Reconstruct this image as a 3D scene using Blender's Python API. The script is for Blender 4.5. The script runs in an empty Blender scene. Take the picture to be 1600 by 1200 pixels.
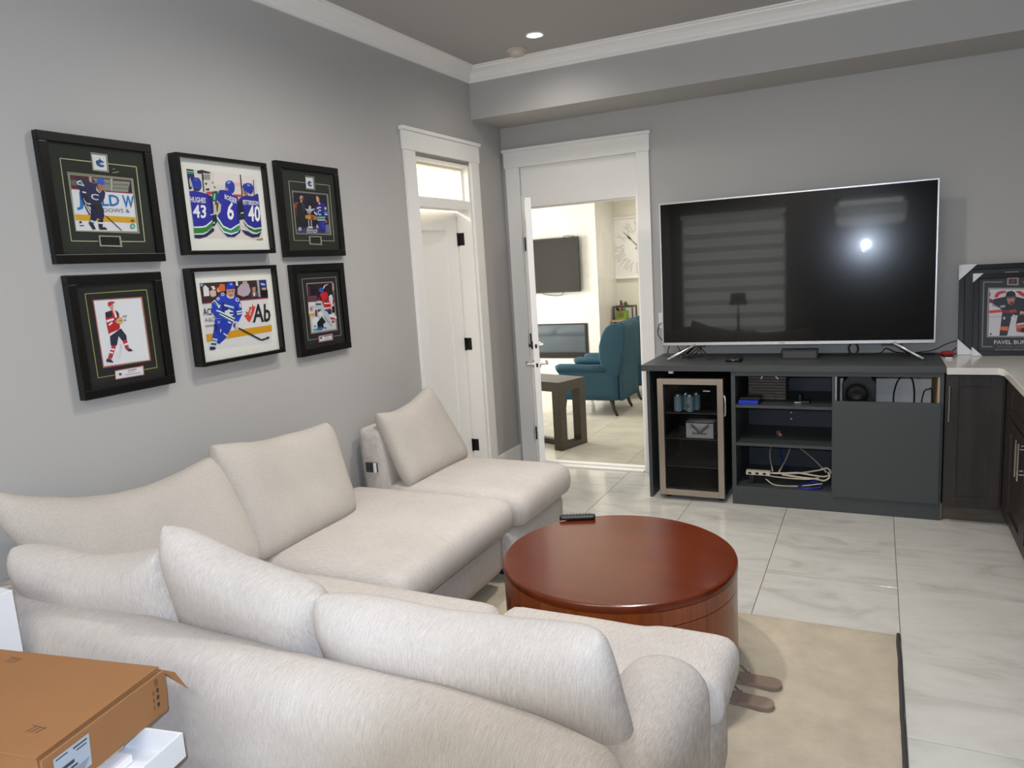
import bpy, bmesh, math, random
from mathutils import Vector, Matrix, noise
random.seed(7)
S = bpy.context.scene
COL = S.collection

# ------------------------------------------------------------------ camera, world, exposure
CAM_POS = Vector((2.62653654, -5.35465458, 1.63036813))
RT = Vector((0.89797068, 0.43561692, -0.06234219))
UP = Vector((-0.01408846, 0.17005514, 0.98533383))
FW = Vector((-0.4398297, 0.88392259, -0.1588417))
cd = bpy.data.cameras.new('camera')
cam = bpy.data.objects.new('camera', cd)
COL.objects.link(cam)
cd.sensor_width = 36.0
cd.lens = 1157.04112 / 1600 * 36.0
cd.clip_start = 0.01
cam.matrix_world = Matrix(((RT.x, UP.x, -FW.x, CAM_POS.x), (RT.y, UP.y, -FW.y, CAM_POS.y), (RT.z, UP.z, -FW.z, CAM_POS.z), (0, 0, 0, 1)))
S.camera = cam
w = bpy.data.worlds.new('world')
S.world = w
w.use_nodes = True
w.node_tree.nodes['Background'].inputs[0].default_value = (0.75, 0.85, 1.0, 1)
w.node_tree.nodes['Background'].inputs[1].default_value = 1.0
S.view_settings.view_transform = 'Standard'
S.view_settings.look = 'None'
S.view_settings.gamma = 1.0
S.view_settings.use_curve_mapping = False
S.view_settings.exposure = 0.12
DOWNLIGHT_W = 46.0          # each ceiling downlight
DOWNLIGHT_POWERS = (.5, 2.7, 2.1, .45, .1, .2)
FILL_PANEL_W = 30.0             # added fill panel on the ceiling, unseen behind the camera
FLASH_W = 132.0             # the flash on the photographer's camera
LIVING_WINDOW_W = 175.0     # daylight through the living room window
LIVING_FILL_W = 75.0  # added fill spots in the living room
SIDE_LAMP_W = 80.0


def lamp(name, kind, loc, energy, color, direction=(0, 0, -1), parent=None, **kw):
    d = bpy.data.lights.new(name, kind)
    d.energy = energy
    d.color = color
    for k, v in kw.items():
        setattr(d, k, v)
    o = bpy.data.objects.new(name, d)
    COL.objects.link(o)
    o.rotation_euler = Vector(direction).to_track_quat('-Z', 'Y').to_euler()
    o.location = loc
    return o


# daylight: area lights standing in the window openings
lamp('living_window_daylight', 'AREA', (-3.3, 1.85, 1.55), LIVING_WINDOW_W, (1.0, 0.98, 0.95), (1, -0.2, -0.3), shape='RECTANGLE', size=1.4, size_y=1.9)

# ------------------------------------------------------------------ materials


def lin(h):
    h = h.lstrip('#')
    o = []
    for i in (0, 2, 4):
        c = int(h[i:i + 2], 16) / 255
        o.append(c / 12.92 if c <= 0.04045 else ((c + 0.055) / 1.055) ** 2.4)
    return (o[0], o[1], o[2], 1.0)


def mat(name, color, rough=0.5, metal=0.0, spec=0.5, bump=None, var=None, coat=0.0, emit=None):
    """bump=(scale, strength), var=(scale, amount, stretch)"""
    m = bpy.data.materials.new(name)
    m.use_nodes = True
    nt = m.node_tree
    b = nt.nodes['Principled BSDF']
    c = lin(color) if isinstance(color, str) else (*color, 1)
    b.inputs['Base Color'].default_value = c
    b.inputs['Roughness'].default_value = rough
    b.inputs['Metallic'].default_value = metal
    b.inputs['Specular IOR Level'].default_value = spec
    b.inputs['Coat Weight'].default_value = coat
    b.inputs['Coat Roughness'].default_value = 0.03
    if emit:
        b.inputs['Emission Color'].default_value = (*emit[0], 1)
        b.inputs['Emission Strength'].default_value = emit[1]
    tc = nt.nodes.new('ShaderNodeTexCoord')
    if var:
        mp = nt.nodes.new('ShaderNodeMapping')
        mp.inputs['Scale'].default_value = var[2] if len(var) > 2 else (1, 1, 1)
        nt.links.new(tc.outputs['Object'], mp.inputs[0])
        n = nt.nodes.new('ShaderNodeTexNoise')
        n.inputs['Scale'].default_value = var[0]
        n.inputs['Detail'].default_value = 6
        n.inputs['Roughness'].default_value = 0.62
        nt.links.new(mp.outputs[0], n.inputs['Vector'])
        r = nt.nodes.new('ShaderNodeMapRange')
        r.inputs['From Min'].default_value = 0.28
        r.inputs['From Max'].default_value = 0.72
        r.inputs['To Min'].default_value = 1 - var[1]
        r.inputs['To Max'].default_value = 1 + var[1]
        nt.links.new(n.outputs[0], r.inputs[0])
        mx = nt.nodes.new('ShaderNodeVectorMath')
        mx.operation = 'SCALE'
        mx.inputs[0].default_value = c[:3]
        nt.links.new(r.outputs[0], mx.inputs['Scale'])
        nt.links.new(mx.outputs[0], b.inputs['Base Color'])
    if bump:
        n = nt.nodes.new('ShaderNodeTexNoise')
        n.inputs['Scale'].default_value = bump[0]
        n.inputs['Detail'].default_value = 4
        nt.links.new(tc.outputs['Object'], n.inputs['Vector'])
        bp = nt.nodes.new('ShaderNodeBump')
        bp.inputs['Strength'].default_value = bump[1]
        bp.inputs['Distance'].default_value = 0.004
        nt.links.new(n.outputs[0], bp.inputs['Height'])
        nt.links.new(bp.outputs[0], b.inputs['Normal'])
    return m


def fabric(name, color, stretch, dark=0.16):
    """chenille with long irregular streaks of weave"""
    m = bpy.data.materials.new(name)
    m.use_nodes = True
    nt = m.node_tree
    b = nt.nodes['Principled BSDF']
    b.inputs['Roughness'].default_value = 0.92
    b.inputs['Specular IOR Level'].default_value = 0.15

    tc = nt.nodes.new('ShaderNodeTexCoord')
    mp = nt.nodes.new('ShaderNodeMapping')
    mp.inputs['Scale'].default_value = stretch
    nt.links.new(tc.outputs['Object'], mp.inputs[0])
    n = nt.nodes.new('ShaderNodeTexNoise')
    n.inputs['Scale'].default_value = 1.0
    n.inputs['Detail'].default_value = 5
    n.inputs['Roughness'].default_value = 0.65
    nt.links.new(mp.outputs[0], n.inputs['Vector'])
    n2 = nt.nodes.new('ShaderNodeTexNoise')
    n2.inputs['Scale'].default_value = 5.0
    n2.inputs['Detail'].default_value = 3
    nt.links.new(tc.outputs['Object'], n2.inputs['Vector'])
    c = lin(color)
    cr = nt.nodes.new('ShaderNodeValToRGB')
    cr.color_ramp.elements[0].position = 0.30
    cr.color_ramp.elements[1].position = 0.66
    k = 1 - dark
    cr.color_ramp.elements[0].color = (c[0] * k, c[1] * k * 0.98, c[2] * k * 0.97, 1)
    cr.color_ramp.elements[1].color = (min(1, c[0] * 1.07), min(1, c[1] * 1.07), min(1, c[2] * 1.08), 1)
    nt.links.new(n.outputs[0], cr.inputs[0])
    r = nt.nodes.new('ShaderNodeMapRange')
    r.inputs['From Min'].default_value = 0.3
    r.inputs['From Max'].default_value = 0.7
    r.inputs['To Min'].default_value = 0.95
    r.inputs['To Max'].default_value = 1.04
    nt.links.new(n2.outputs[0], r.inputs[0])
    mx = nt.nodes.new('ShaderNodeVectorMath')
    mx.operation = 'SCALE'
    nt.links.new(cr.outputs[0], mx.inputs[0])
    nt.links.new(r.outputs[0], mx.inputs['Scale'])
    nt.links.new(mx.outputs[0], b.inputs['Base Color'])
    bp = nt.nodes.new('ShaderNodeBump')
    bp.inputs['Strength'].default_value = 0.35
    bp.inputs['Distance'].default_value = 0.0022
    n3 = nt.nodes.new('ShaderNodeTexNoise')
    n3.inputs['Scale'].default_value = 420.0
    n3.inputs['Detail'].default_value = 2
    nt.links.new(tc.outputs['Object'], n3.inputs['Vector'])
    r3 = nt.nodes.new('ShaderNodeMapRange')
    r3.inputs['From Min'].default_value = 0.3
    r3.inputs['From Max'].default_value = 0.7
    r3.inputs['To Min'].default_value = 0.91
    r3.inputs['To Max'].default_value = 1.07
    nt.links.new(n3.outputs[0], r3.inputs[0])
    m3 = nt.nodes.new('ShaderNodeVectorMath')
    m3.operation = 'SCALE'
    nt.links.new(mx.outputs[0], m3.inputs[0])
    nt.links.new(r3.outputs[0], m3.inputs['Scale'])
    nt.links.new(m3.outputs[0], b.inputs['Base Color'])
    nt.links.new(n.outputs[0], bp.inputs['Height'])
    nt.links.new(bp.outputs[0], b.inputs['Normal'])
    return m


def marble(name, base, vein, rough, seed=0.0, amount=0.55):
    m = bpy.data.materials.new(name)
    m.use_nodes = True
    nt = m.node_tree
    b = nt.nodes['Principled BSDF']
    b.inputs['Roughness'].default_value = rough
    tc = nt.nodes.new('ShaderNodeTexCoord')
    oi = nt.nodes.new('ShaderNodeObjectInfo')
    ml = nt.nodes.new('ShaderNodeMath')
    ml.operation = 'MULTIPLY'
    ml.inputs[1].default_value = 37.0
    nt.links.new(oi.outputs['Random'], ml.inputs[0])
    cx = nt.nodes.new('ShaderNodeCombineXYZ')
    nt.links.new(ml.outputs[0], cx.inputs[0])
    nt.links.new(ml.outputs[0], cx.inputs[1])
    ad = nt.nodes.new('ShaderNodeVectorMath')
    nt.links.new(tc.outputs['Object'], ad.inputs[0])
    nt.links.new(cx.outputs[0], ad.inputs[1])
    mp = nt.nodes.new('ShaderNodeMapping')
    mp.inputs['Rotation'].default_value = (0, 0, 0.7 + seed)
    mp.inputs['Scale'].default_value = (1.3, 3.6, 1)
    nt.links.new(ad.outputs[0], mp.inputs[0])
    n = nt.nodes.new('ShaderNodeTexNoise')
    n.inputs['Scale'].default_value = 1.6
    n.inputs['Detail'].default_value = 9
    n.inputs['Roughness'].default_value = 0.62
    n.inputs['Distortion'].default_value = 1.4
    nt.links.new(mp.outputs[0], n.inputs['Vector'])
    cr = nt.nodes.new('ShaderNodeValToRGB')
    e = cr.color_ramp.elements
    e[0].position = 0.34
    e[1].position = 0.62
    B, V = lin(base), lin(vein)
    e[0].color = tuple(B[i] * (1 - amount) + V[i] * amount for i in range(3)) + (1,)
    e[1].color = B
    x = cr.color_ramp.elements.new(0.46)
    x.color = tuple(B[i] * (1 - amount * .35) + V[i] * amount * .35 for i in range(3)) + (1,)
    nt.links.new(n.outputs[0], cr.inputs[0])
    nt.links.new(cr.outputs[0], b.inputs['Base Color'])
    return m


def pane_mat(name, tint, ior=1.45, rough=0.0):
    """thin sheet of glass: passes light tinted, mirrors by Fresnel"""
    m = bpy.data.materials.new(name)
    m.use_nodes = True
    nt = m.node_tree
    nt.nodes.remove(nt.nodes['Principled BSDF'])
    out = nt.nodes['Material Output']
    t = nt.nodes.new('ShaderNodeBsdfTransparent')
    t.inputs[0].default_value = (*tint, 1)
    g = nt.nodes.new('ShaderNodeBsdfGlossy')
    g.inputs['Roughness'].default_value = rough
    f = nt.nodes.new('ShaderNodeFresnel')
    f.inputs['IOR'].default_value = ior
    ge = nt.nodes.new('ShaderNodeNewGeometry')
    iv = nt.nodes.new('ShaderNodeMath')
    iv.operation = 'SUBTRACT'
    iv.inputs[0].default_value = 1.0
    nt.links.new(ge.outputs['Backfacing'], iv.inputs[1])
    fm_ = nt.nodes.new('ShaderNodeMath')
    fm_.operation = 'MULTIPLY'
    nt.links.new(f.outputs[0], fm_.inputs[0])
    nt.links.new(iv.outputs[0], fm_.inputs[1])
    mx = nt.nodes.new('ShaderNodeMixShader')
    nt.links.new(fm_.outputs[0], mx.inputs[0])
    nt.links.new(t.outputs[0], mx.inputs[1])
    nt.links.new(g.outputs[0], mx.inputs[2])
    nt.links.new(mx.outputs[0], out.inputs['Surface'])
    return m


def wood(name, a, bcol, rough, scale, axis_scale, coat=0.0):
    m = bpy.data.materials.new(name)
    m.use_nodes = True
    nt = m.node_tree
    b = nt.nodes['Principled BSDF']
    b.inputs['Roughness'].default_value = rough
    b.inputs['Coat Weight'].default_value = coat
    b.inputs['Coat Roughness'].default_value = 0.12
    tc = nt.nodes.new('ShaderNodeTexCoord')
    mp = nt.nodes.new('ShaderNodeMapping')
    mp.inputs['Scale'].default_value = axis_scale
    nt.links.new(tc.outputs['Object'], mp.inputs[0])
    n = nt.nodes.new('ShaderNodeTexNoise')
    n.inputs['Scale'].default_value = scale
    n.inputs['Detail'].default_value = 7
    n.inputs['Roughness'].default_value = 0.6
    n.inputs['Distortion'].default_value = 0.6
    nt.links.new(mp.outputs[0], n.inputs['Vector'])
    cr = nt.nodes.new('ShaderNodeValToRGB')
    cr.color_ramp.elements[0].position = 0.3
    cr.color_ramp.elements[1].position = 0.7
    cr.color_ramp.elements[0].color = lin(a)
    cr.color_ramp.elements[1].color = lin(bcol)
    nt.links.new(n.outputs[0], cr.inputs[0])
    nt.links.new(cr.outputs[0], b.inputs['Base Color'])
    return m


def print_mat():
    m = bpy.data.materials.new('printed_paper')
    m.use_nodes = True
    nt = m.node_tree
    b = nt.nodes['Principled BSDF']
    b.inputs['Roughness'].default_value = 0.45
    a = nt.nodes.new('ShaderNodeAttribute')
    a.attribute_name = 'Col'
    nt.links.new(a.outputs['Color'], b.inputs['Base Color'])
    return m


M = dict(
    wall=mat('wall_paint', '#b2b0ad', 0.55, spec=0.3, bump=(260, 0.05)),
    ceil=mat('ceiling_paint', '#aeacaa', 0.75, spec=0.2),
    white=mat('white_trim_paint', '#efede9', 0.38, spec=0.4),
    cream=mat('cream_wall_paint', '#e6e2d8', 0.6, spec=0.3),
    sofa_x=fabric('sofa_chenille_running_deep', '#d2cbc4', (640, 34, 34), 0.26),
    sofa_y=fabric('sofa_chenille_running_across', '#cfc8c1', (30, 560, 30), 0.2),
    sofa_c=fabric('cushion_chenille', '#c4bdb4', (160, 420, 160), 0.16),
    sofa_cx=fabric('cushion_chenille_upright', '#d2ccc6', (620, 40, 40), 0.24),
    foot=mat('black_foot', '#141210', 0.4),
    tile=marble('polished_floor_tile', '#d3d1ca', '#a7a49b', 0.10),
    tile2=marble('living_floor_tile', '#c4bfb2', '#a59e8e', 0.16, 0.6),
    grout=mat('grout', '#7d766b', 0.9),
    stone=marble('white_wall_tile', '#d4d2cd', '#bdbab2', 0.3, 1.1),
    black=mat('black_frame', '#0d0c0b', 0.32, spec=0.4),
    matgreen=mat('dark_green_mat_board', '#23261f', 0.8),
    matblack=mat('black_mat_board', '#171816', 0.8),
    matwhite=mat('white_mat_board', '#e4e0da', 0.8),
    matgrey=mat('charcoal_mat_board', '#3b3d41', 0.75),
    print=print_mat(),
    glass=pane_mat('picture_glass', (0.97, 0.98, 0.97), 1.22),
    fridge_glass=pane_mat('tinted_fridge_glass', (0.74, 0.74, 0.74), 1.3),
    transom=pane_mat('transom_glass', (0.95, 0.95, 0.9), 1.4),
    steel=mat('brushed_steel', '#b5aa9d', 0.34, 0.9),
    chrome=mat('satin_nickel', '#bdb8b0', 0.25, 1.0),
    bronze=mat('dark_bronze', '#1d1a18', 0.4, 0.6),
    silver=mat('silver_plastic', '#c9c8c8', 0.3, 0.75),
    screen=mat('tv_screen', '#050506', 0.16, spec=0.16, coat=0.55),
    plastic=mat('black_plastic', '#0c0c0d', 0.38),
    dark=mat('dark_interior', '#0b0b0c', 0.6),
    rubber=mat('black_cable', '#101010', 0.5),
    cab=mat('grey_laminate', '#3f4343', 0.45, var=(40, 0.05, (1, 1, 12))),
    cabdark=mat('grey_laminate_back', '#343a40', 0.5),
    cabwhite=mat('white_cabinet_inside', '#f0ebe2', 0.6),
    cabedge=mat('raw_board_edge', '#b59d7c', 0.7),
    quartz=mat('white_quartz', '#dcd9d2', 0.15, var=(30, 0.04)),
    kwood=wood('espresso_wood', '#1e1a17', '#332b26', 0.42, 3.0, (6, 6, 0.7)),
    kick=wood('toe_kick_wood', '#4a4136', '#625748', 0.5, 3.0, (1, 6, 6)),
    cherry=wood('cherry_veneer', '#551b03', '#6b2906', 0.22, 3.0, (.8, 7, 1), 0.22),
    cherryside=wood('cherry_veneer_side', '#6e2f10', '#91481f', 0.28, 4.0, (10, 10, 0.8), 0.2),
    walnut=wood('dark_table_wood', '#1d150c', '#33281a', 0.3, 4.0, (2, 9, 9), 0.2),
    rug=mat('beige_pile', '#c4b8a3', 0.95, spec=0.1, bump=(300, 1.0), var=(7.0, 0.13)),
    rugedge=mat('rug_binding', '#3d3a3b', 0.9),
    board=mat('cardboard', '#996b41', 0.8, var=(6, 0.05)),
    boardin=mat('cardboard_inside', '#8a6238', 0.85),
    carton=mat('white_carton', '#e2e3e6', 0.7),
    paper=mat('paper', '#eceaf0', 0.75),
    manila=mat('manila_folder', '#cfc6a8', 0.75),
    label=mat('grey_label', '#b9c0c8', 0.6),
    ink=mat('black_ink', '#26221f', 0.8),
    blue=mat('teal_blue_velvet', '#2b4857', 0.8, spec=0.2, var=(14, 0.08), bump=(300, 0.3)),
    ebony=mat('ebony_leg', '#17120f', 0.35),
    sole=mat('brown_sole', '#8b7668', 0.7, bump=(200, 0.3)),
    strap=mat('grey_strap', '#6f685f', 0.5),
    bluebox=mat('blue_case', '#1233b8', 0.35),
    woven=mat('grey_woven', '#5c544f', 0.8, var=(90, 0.35, (0.3, 0.3, 1))),
    can=mat('pale_blue_can', '#9fc3d6', 0.3, 0.2),
    canlid=mat('can_lid', '#c9cccf', 0.25, 0.9),
    red=mat('red_plastic', '#a3222a', 0.35),
    cable_w=mat('white_cable', '#c7bfa8', 0.5),
    cable_b=mat('blue_cable', '#1d2f8f', 0.5),
    plate=mat('wall_plate', '#e6e5e2', 0.4),
    lens=mat('downlight_lens', '#f4f6ff', 0.3, emit=((0.85, 0.92, 1.0), 9.0)),
    detector=mat('smoke_detector', '#c9bcae', 0.5),
    blind=mat('zebra_blind_glow', '#d9d6cf', 0.8, emit=((.95, .97, .9), 1.3)),  # emission stands in for daylight passing through the cloth
    blind_sheer=mat('zebra_blind_sheer_glow', '#d9d6cf', 0.8, emit=((.95, .97, .9), 2.2)),  # stronger emission, for the daylight let through by the thinner bands
    sky_pane=mat('window_daylight', '#cfd8e0', 0.4, emit=((0.85, 0.92, 1.0), 2.6)),
    panel=mat('fill_panel_diffuser', '#f4f2ee', 0.4, emit=((1.0, 0.93, 0.84), 3.0)),  # glowing face of the added fill panel
    shade=mat('dark_lamp_shade', '#2a2622', 0.8),
    oak=wood('pale_oak', '#b7a06f', '#cdb98c', 0.4, 5.0, (1, 8, 8)),
    iron=mat('grey_iron', '#4c4a4a', 0.45, 0.5),
    brass=mat('brass', '#b59a58', 0.3, 0.9),
    firebox=mat('fireplace_glass', '#4d5458', 0.06, 0.65),
    leafg=mat('leaf_green', '#4c6b2a', 0.6),
    pink=mat('pink_flower', '#d792a8', 0.6),
    planter=mat('green_planter', '#7c9a3a', 0.5),
    clockface=mat('clock_white', '#f1efec', 0.5),
    clockink=mat('clock_grey', '#d8d4d0', 0.6),
)

# ------------------------------------------------------------------ helpers
OFF = {}


def tag(o, label=None, cat=None, group=None, kind=None):
    if label:
        o['label'] = label
    if cat:
        o['category'] = cat
    if group:
        o['group'] = group
    if kind:
        o['kind'] = kind
    return o


def thing(name, label, cat, loc, rotz=0.0, group=None, rot=None):
    """Empty at the base of a thing; with no rotation its parts are written in room coordinates."""
    o = bpy.data.objects.new(name, None)
    o.empty_display_size = 0.05
    COL.objects.link(o)
    o.location = loc
    turned = rotz != 0.0 or rot is not None
    o.rotation_euler = rot if rot is not None else (0, 0, rotz)
    OFF[o.name] = Vector((0, 0, 0)) if turned else Vector(loc)
    return tag(o, label, cat, group)


def structure(name, loc=(0, 0, 0)):
    o = bpy.data.objects.new(name, None)
    COL.objects.link(o)
    o.location = loc
    o['kind'] = 'structure'
    OFF[o.name] = Vector(loc)
    return o


class MB:
    def __init__(s):
        s.v, s.f, s.c = [], [], []
        s.col = None

    def add(s, v, f):
        n = len(s.v)
        s.v += [Vector(p) for p in v]
        s.f += [tuple(i + n for i in q) for q in f]
        s.c += [s.col] * len(f)
        return s

    def box(s, x0, x1, y0, y1, z0, z1):
        v = [(x, y, z) for x in (x0, x1) for y in (y0, y1) for z in (z0, z1)]
        return s.add(v, [(0, 1, 3, 2), (4, 6, 7, 5), (0, 4, 5, 1), (2, 3, 7, 6), (0, 2, 6, 4), (1, 5, 7, 3)])

    def prism(s, poly, axis, a, b):
        """poly in the two other axes (in x,y,z order), extruded from a to b"""
        def P(p, t):
            return {'x': (t, p[0], p[1]), 'y': (p[0], t, p[1]), 'z': (p[0], p[1], t)}[axis]
        n = len(poly)
        v = [P(p, a) for p in poly] + [P(p, b) for p in poly]
        f = [tuple(range(n - 1, -1, -1)), tuple(range(n, 2 * n))]
        f += [(i, (i + 1) % n, n + (i + 1) % n, n + i) for i in range(n)]
        return s.add(v, f)

    def tube(s, pts, r, n=8, r2=None, caps=True):
        pts = [Vector(p) for p in pts]
        if r <= .0065 and 4 <= len(pts) <= 14:       # cables run in smooth curves
            ex = [2 * pts[0] - pts[1]] + pts + [2 * pts[-1] - pts[-2]]
            sm_ = []
            for i in range(1, len(ex) - 2):
                a, b, c, d = ex[i - 1:i + 3]
                for k in range(5):
                    t = k / 5
                    sm_.append(.5 * (2 * b + (c - a) * t + (2 * a - 5 * b + 4 * c - d) * t * t + (3 * b - a - 3 * c + d) * t ** 3))
            pts = sm_ + [pts[-1]]
        rings = []
        prev = None
        for i, p in enumerate(pts):
            d = (pts[min(i + 1, len(pts) - 1)] - pts[max(i - 1, 0)]).normalized()
            if prev is None:
                a = Vector((0, 0, 1)) if abs(d.z) < .9 else Vector((1, 0, 0))
                u = d.cross(a).normalized()
            else:
                u = (prev - d * prev.dot(d)).normalized()
            prev = u
            w_ = d.cross(u)
            t = i / max(1, len(pts) - 1)
            R = r if r2 is None else r + (r2 - r) * t
            rings.append([p + (u * math.cos(2 * math.pi * k / n) + w_ * math.sin(2 * math.pi * k / n)) * R for k in range(n)])
        v = [q for g in rings for q in g]
        f = []
        for i in range(len(rings) - 1):
            for k in range(n):
                f.append((i * n + k, i * n + (k + 1) % n, (i + 1) * n + (k + 1) % n, (i + 1) * n + k))
        if caps:
            f.append(tuple(range(n - 1, -1, -1)))
            f.append(tuple(range((len(rings) - 1) * n, len(rings) * n)))
        return s.add(v, f)

    def lathe(s, prof, c, n=32, a0=0.0, a1=2 * math.pi, cap=True):
        """prof: list of (r, z); revolves about the vertical through c"""
        full = abs(a1 - a0 - 2 * math.pi) < 1e-6
        m = n if full else n + 1
        v = []
        for r, z in prof:
            for k in range(m):
                a = a0 + (a1 - a0) * k / n
                v.append((c[0] + r * math.cos(a), c[1] + r * math.sin(a), c[2] + z))
        f = []
        L = len(prof)
        for i in range(L - 1):
            for k in range(n if full else n):
                k2 = (k + 1) % m
                f.append((i * m + k, i * m + k2, (i + 1) * m + k2, (i + 1) * m + k))
        if cap and full:
            f.append(tuple(range(m - 1, -1, -1)))
            f.append(tuple(range((L - 1) * m, L * m)))
        return s.add(v, f)

    def arc_wall(s, c, r0, r1, z0, z1, a0, a1, n=16):
        """curved slab between two radii and two angles"""
        v = []
        for k in range(n + 1):
            a = a0 + (a1 - a0) * k / n
            for r, z in ((r0, z0), (r1, z0), (r1, z1), (r0, z1)):
                v.append((c[0] + r * math.cos(a), c[1] + r * math.sin(a), z))
        f = []
        for k in range(n):
            for j in range(4):
                f.append((4 * k + j, 4 * k + 4 + j, 4 * k + 4 + (j + 1) % 4, 4 * k + (j + 1) % 4))
        f += [(0, 1, 2, 3), (4 * n + 3, 4 * n + 2, 4 * n + 1, 4 * n)]
        return s.add(v, f)

    def soft(s, x0, x1, y0, y1, z0, z1, r, puff=0.0, step=0.04, wob=0.003, skew=None):
        """upholstered block: a rounded box with a slightly crowned top"""
        nx, ny, nz = [max(4, int((b - a) / step)) for a, b in ((x0, x1), (y0, y1), (z0, z1))]
        r = min(r, (x1 - x0) / 2.01, (y1 - y0) / 2.01, (z1 - z0) / 2.01)
        idx = {}
        v, f = [], []

        def vert(i, j, k):
            key = (i, j, k)
            if key in idx:
                return idx[key]

            def ease(t):
                return t
            p = Vector((x0 + (x1 - x0) * i / nx, y0 + (y1 - y0) * j / ny, z0 + (z1 - z0) * k / nz))
            q = Vector((min(max(p.x, x0 + r), x1 - r), min(max(p.y, y0 + r), y1 - r), min(max(p.z, z0 + r), z1 - r)))
            d = p - q
            if d.length > 1e-9:
                p = q + d.normalized() * r
            u, w_ = 2 * (p.x - x0) / (x1 - x0) - 1, 2 * (p.y - y0) / (y1 - y0) - 1
            if puff:
                t = (p.z - z0) / (z1 - z0)
                p.z += puff * (1 - u * u) * (1 - w_ * w_) * t
            nn = noise.noise_vector(p * 4.0)
            p += nn * wob
            if skew:
                p = skew(p)
            idx[key] = len(v)
            v.append(p)
            return idx[key]
        for i in range(nx):
            for j in range(ny):
                f.append((vert(i, j, 0), vert(i, j + 1, 0), vert(i + 1, j + 1, 0), vert(i + 1, j, 0)))
                f.append((vert(i, j, nz), vert(i + 1, j, nz), vert(i + 1, j + 1, nz), vert(i, j + 1, nz)))
        for i in range(nx):
            for k in range(nz):
                f.append((vert(i, 0, k), vert(i + 1, 0, k), vert(i + 1, 0, k + 1), vert(i, 0, k + 1)))
                f.append((vert(i, ny, k), vert(i, ny, k + 1), vert(i + 1, ny, k + 1), vert(i + 1, ny, k)))
        for j in range(ny):
            for k in range(nz):
                f.append((vert(0, j, k), vert(0, j, k + 1), vert(0, j + 1, k + 1), vert(0, j + 1, k)))
                f.append((vert(nx, j, k), vert(nx, j + 1, k), vert(nx, j + 1, k + 1), vert(nx, j, k + 1)))
        return s.add(v, f)

    def pillow(s, TL, TR, BR, BL, t, sag=0.05, n=26, e=3.2, pinch=0.03, wob=0.006, flip=False, slump=0.0, corner=.055):
        """loose cushion whose mid sheet spans four corners"""
        TL, TR, BR, BL = map(Vector, (TL, TR, BR, BL))
        nrm = (TR - TL).cross(BL - TL).normalized()
        if flip:
            nrm = -nrm
        cen = (TL + TR + BR + BL) / 4
        v, f = [], []

        def prof(u, w_):
            a = max(0.0, 1 - abs(u) ** e)
            b = max(0.0, 1 - abs(w_) ** e)
            return (a * b) ** 0.42
        for side in (1, -1):
            base = len(v)
            for j in range(n + 1):
                for i in range(n + 1):
                    # denser towards the rim
                    u = math.sin((2 * i / n - 1) * math.pi / 2)
                    w_ = math.sin((2 * j / n - 1) * math.pi / 2)
                    uu = u * (1 - pinch * (1 - w_ * w_) * abs(u))
                    ww = w_ * (1 - pinch * (1 - u * u) * abs(w_))
                    cr = 1 - corner * (u * w_) ** 4
                    uu, ww = uu * cr, ww * cr
                    S_, T_ = (uu + 1) / 2, (1 - ww) / 2      # T 0 at the top
                    p = (TL * (1 - S_) + TR * S_) * (1 - T_) + (BL * (1 - S_) + BR * S_) * T_
                    p.z -= sag * (1 - u * u) * (1 - T_) ** 2
                    h = t / 2 * prof(u, w_) * (1 + slump * T_ * 0.6 - slump * 0.3)
                    p = p + nrm * (side * h)
                    p += noise.noise_vector(p * 5.0) * wob + noise.noise_vector(p * 17.0) * wob * 0.35
                    v.append(p)
            for j in range(n):
                for i in range(n):
                    a = base + j * (n + 1) + i
                    q = (a, a + 1, a + n + 2, a + n + 1)
                    f.append(q if side < 0 else q[::-1])
        s.add(v, f)
        s.weld = True
        return s

    def build(s, name, m, parent=None, bevel=0.0, smooth=False, seg=2, kind=None, local=False):
        off = Vector((0, 0, 0))
        if parent is not None and not local:
            off = OFF.get(parent.name, Vector((0, 0, 0)))
        me = bpy.data.meshes.new(name)
        me.from_pydata([p - off for p in s.v], [], s.f)
        if any(c is not None for c in s.c):
            at = me.color_attributes.new('Col', 'FLOAT_COLOR', 'CORNER')
            for p, c in zip(me.polygons, s.c):
                for li in p.loop_indices:
                    at.data[li].color = c
        else:
            bm = bmesh.new()
            bm.from_mesh(me)
            if getattr(s, 'weld', False):
                bmesh.ops.remove_doubles(bm, verts=bm.verts, dist=0.0004)
            bmesh.ops.recalc_face_normals(bm, faces=bm.faces)
            if bevel:
                es = [e_ for e_ in bm.edges if len(e_.link_faces) == 2 and e_.calc_face_angle(0) > 0.6]
                bmesh.ops.bevel(bm, geom=es, offset=bevel, segments=seg, affect='EDGES', profile=0.6, clamp_overlap=True)
            bm.to_mesh(me)
            bm.free()
        me.materials.append(m)
        if smooth:
            for p in me.polygons:
                p.use_smooth = True
            if smooth != 'all':
                try:
                    me.set_sharp_from_angle(angle=0.7)
                except Exception:
                    pass
        o = bpy.data.objects.new(name, me)
        COL.objects.link(o)
        if parent is not None:
            o.parent = parent
            OFF[o.name] = off
        if kind:
            o['kind'] = kind
        return o


def B(x0, x1, y0, y1, z0, z1):
    return MB().box(x0, x1, y0, y1, z0, z1)


def copy_tree(o, parent=None):
    c = o.copy()
    COL.objects.link(c)
    if parent is not None:
        c.parent = parent
    for ch in list(o.children):
        copy_tree(ch, c)
    return c


_txt = {}


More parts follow.
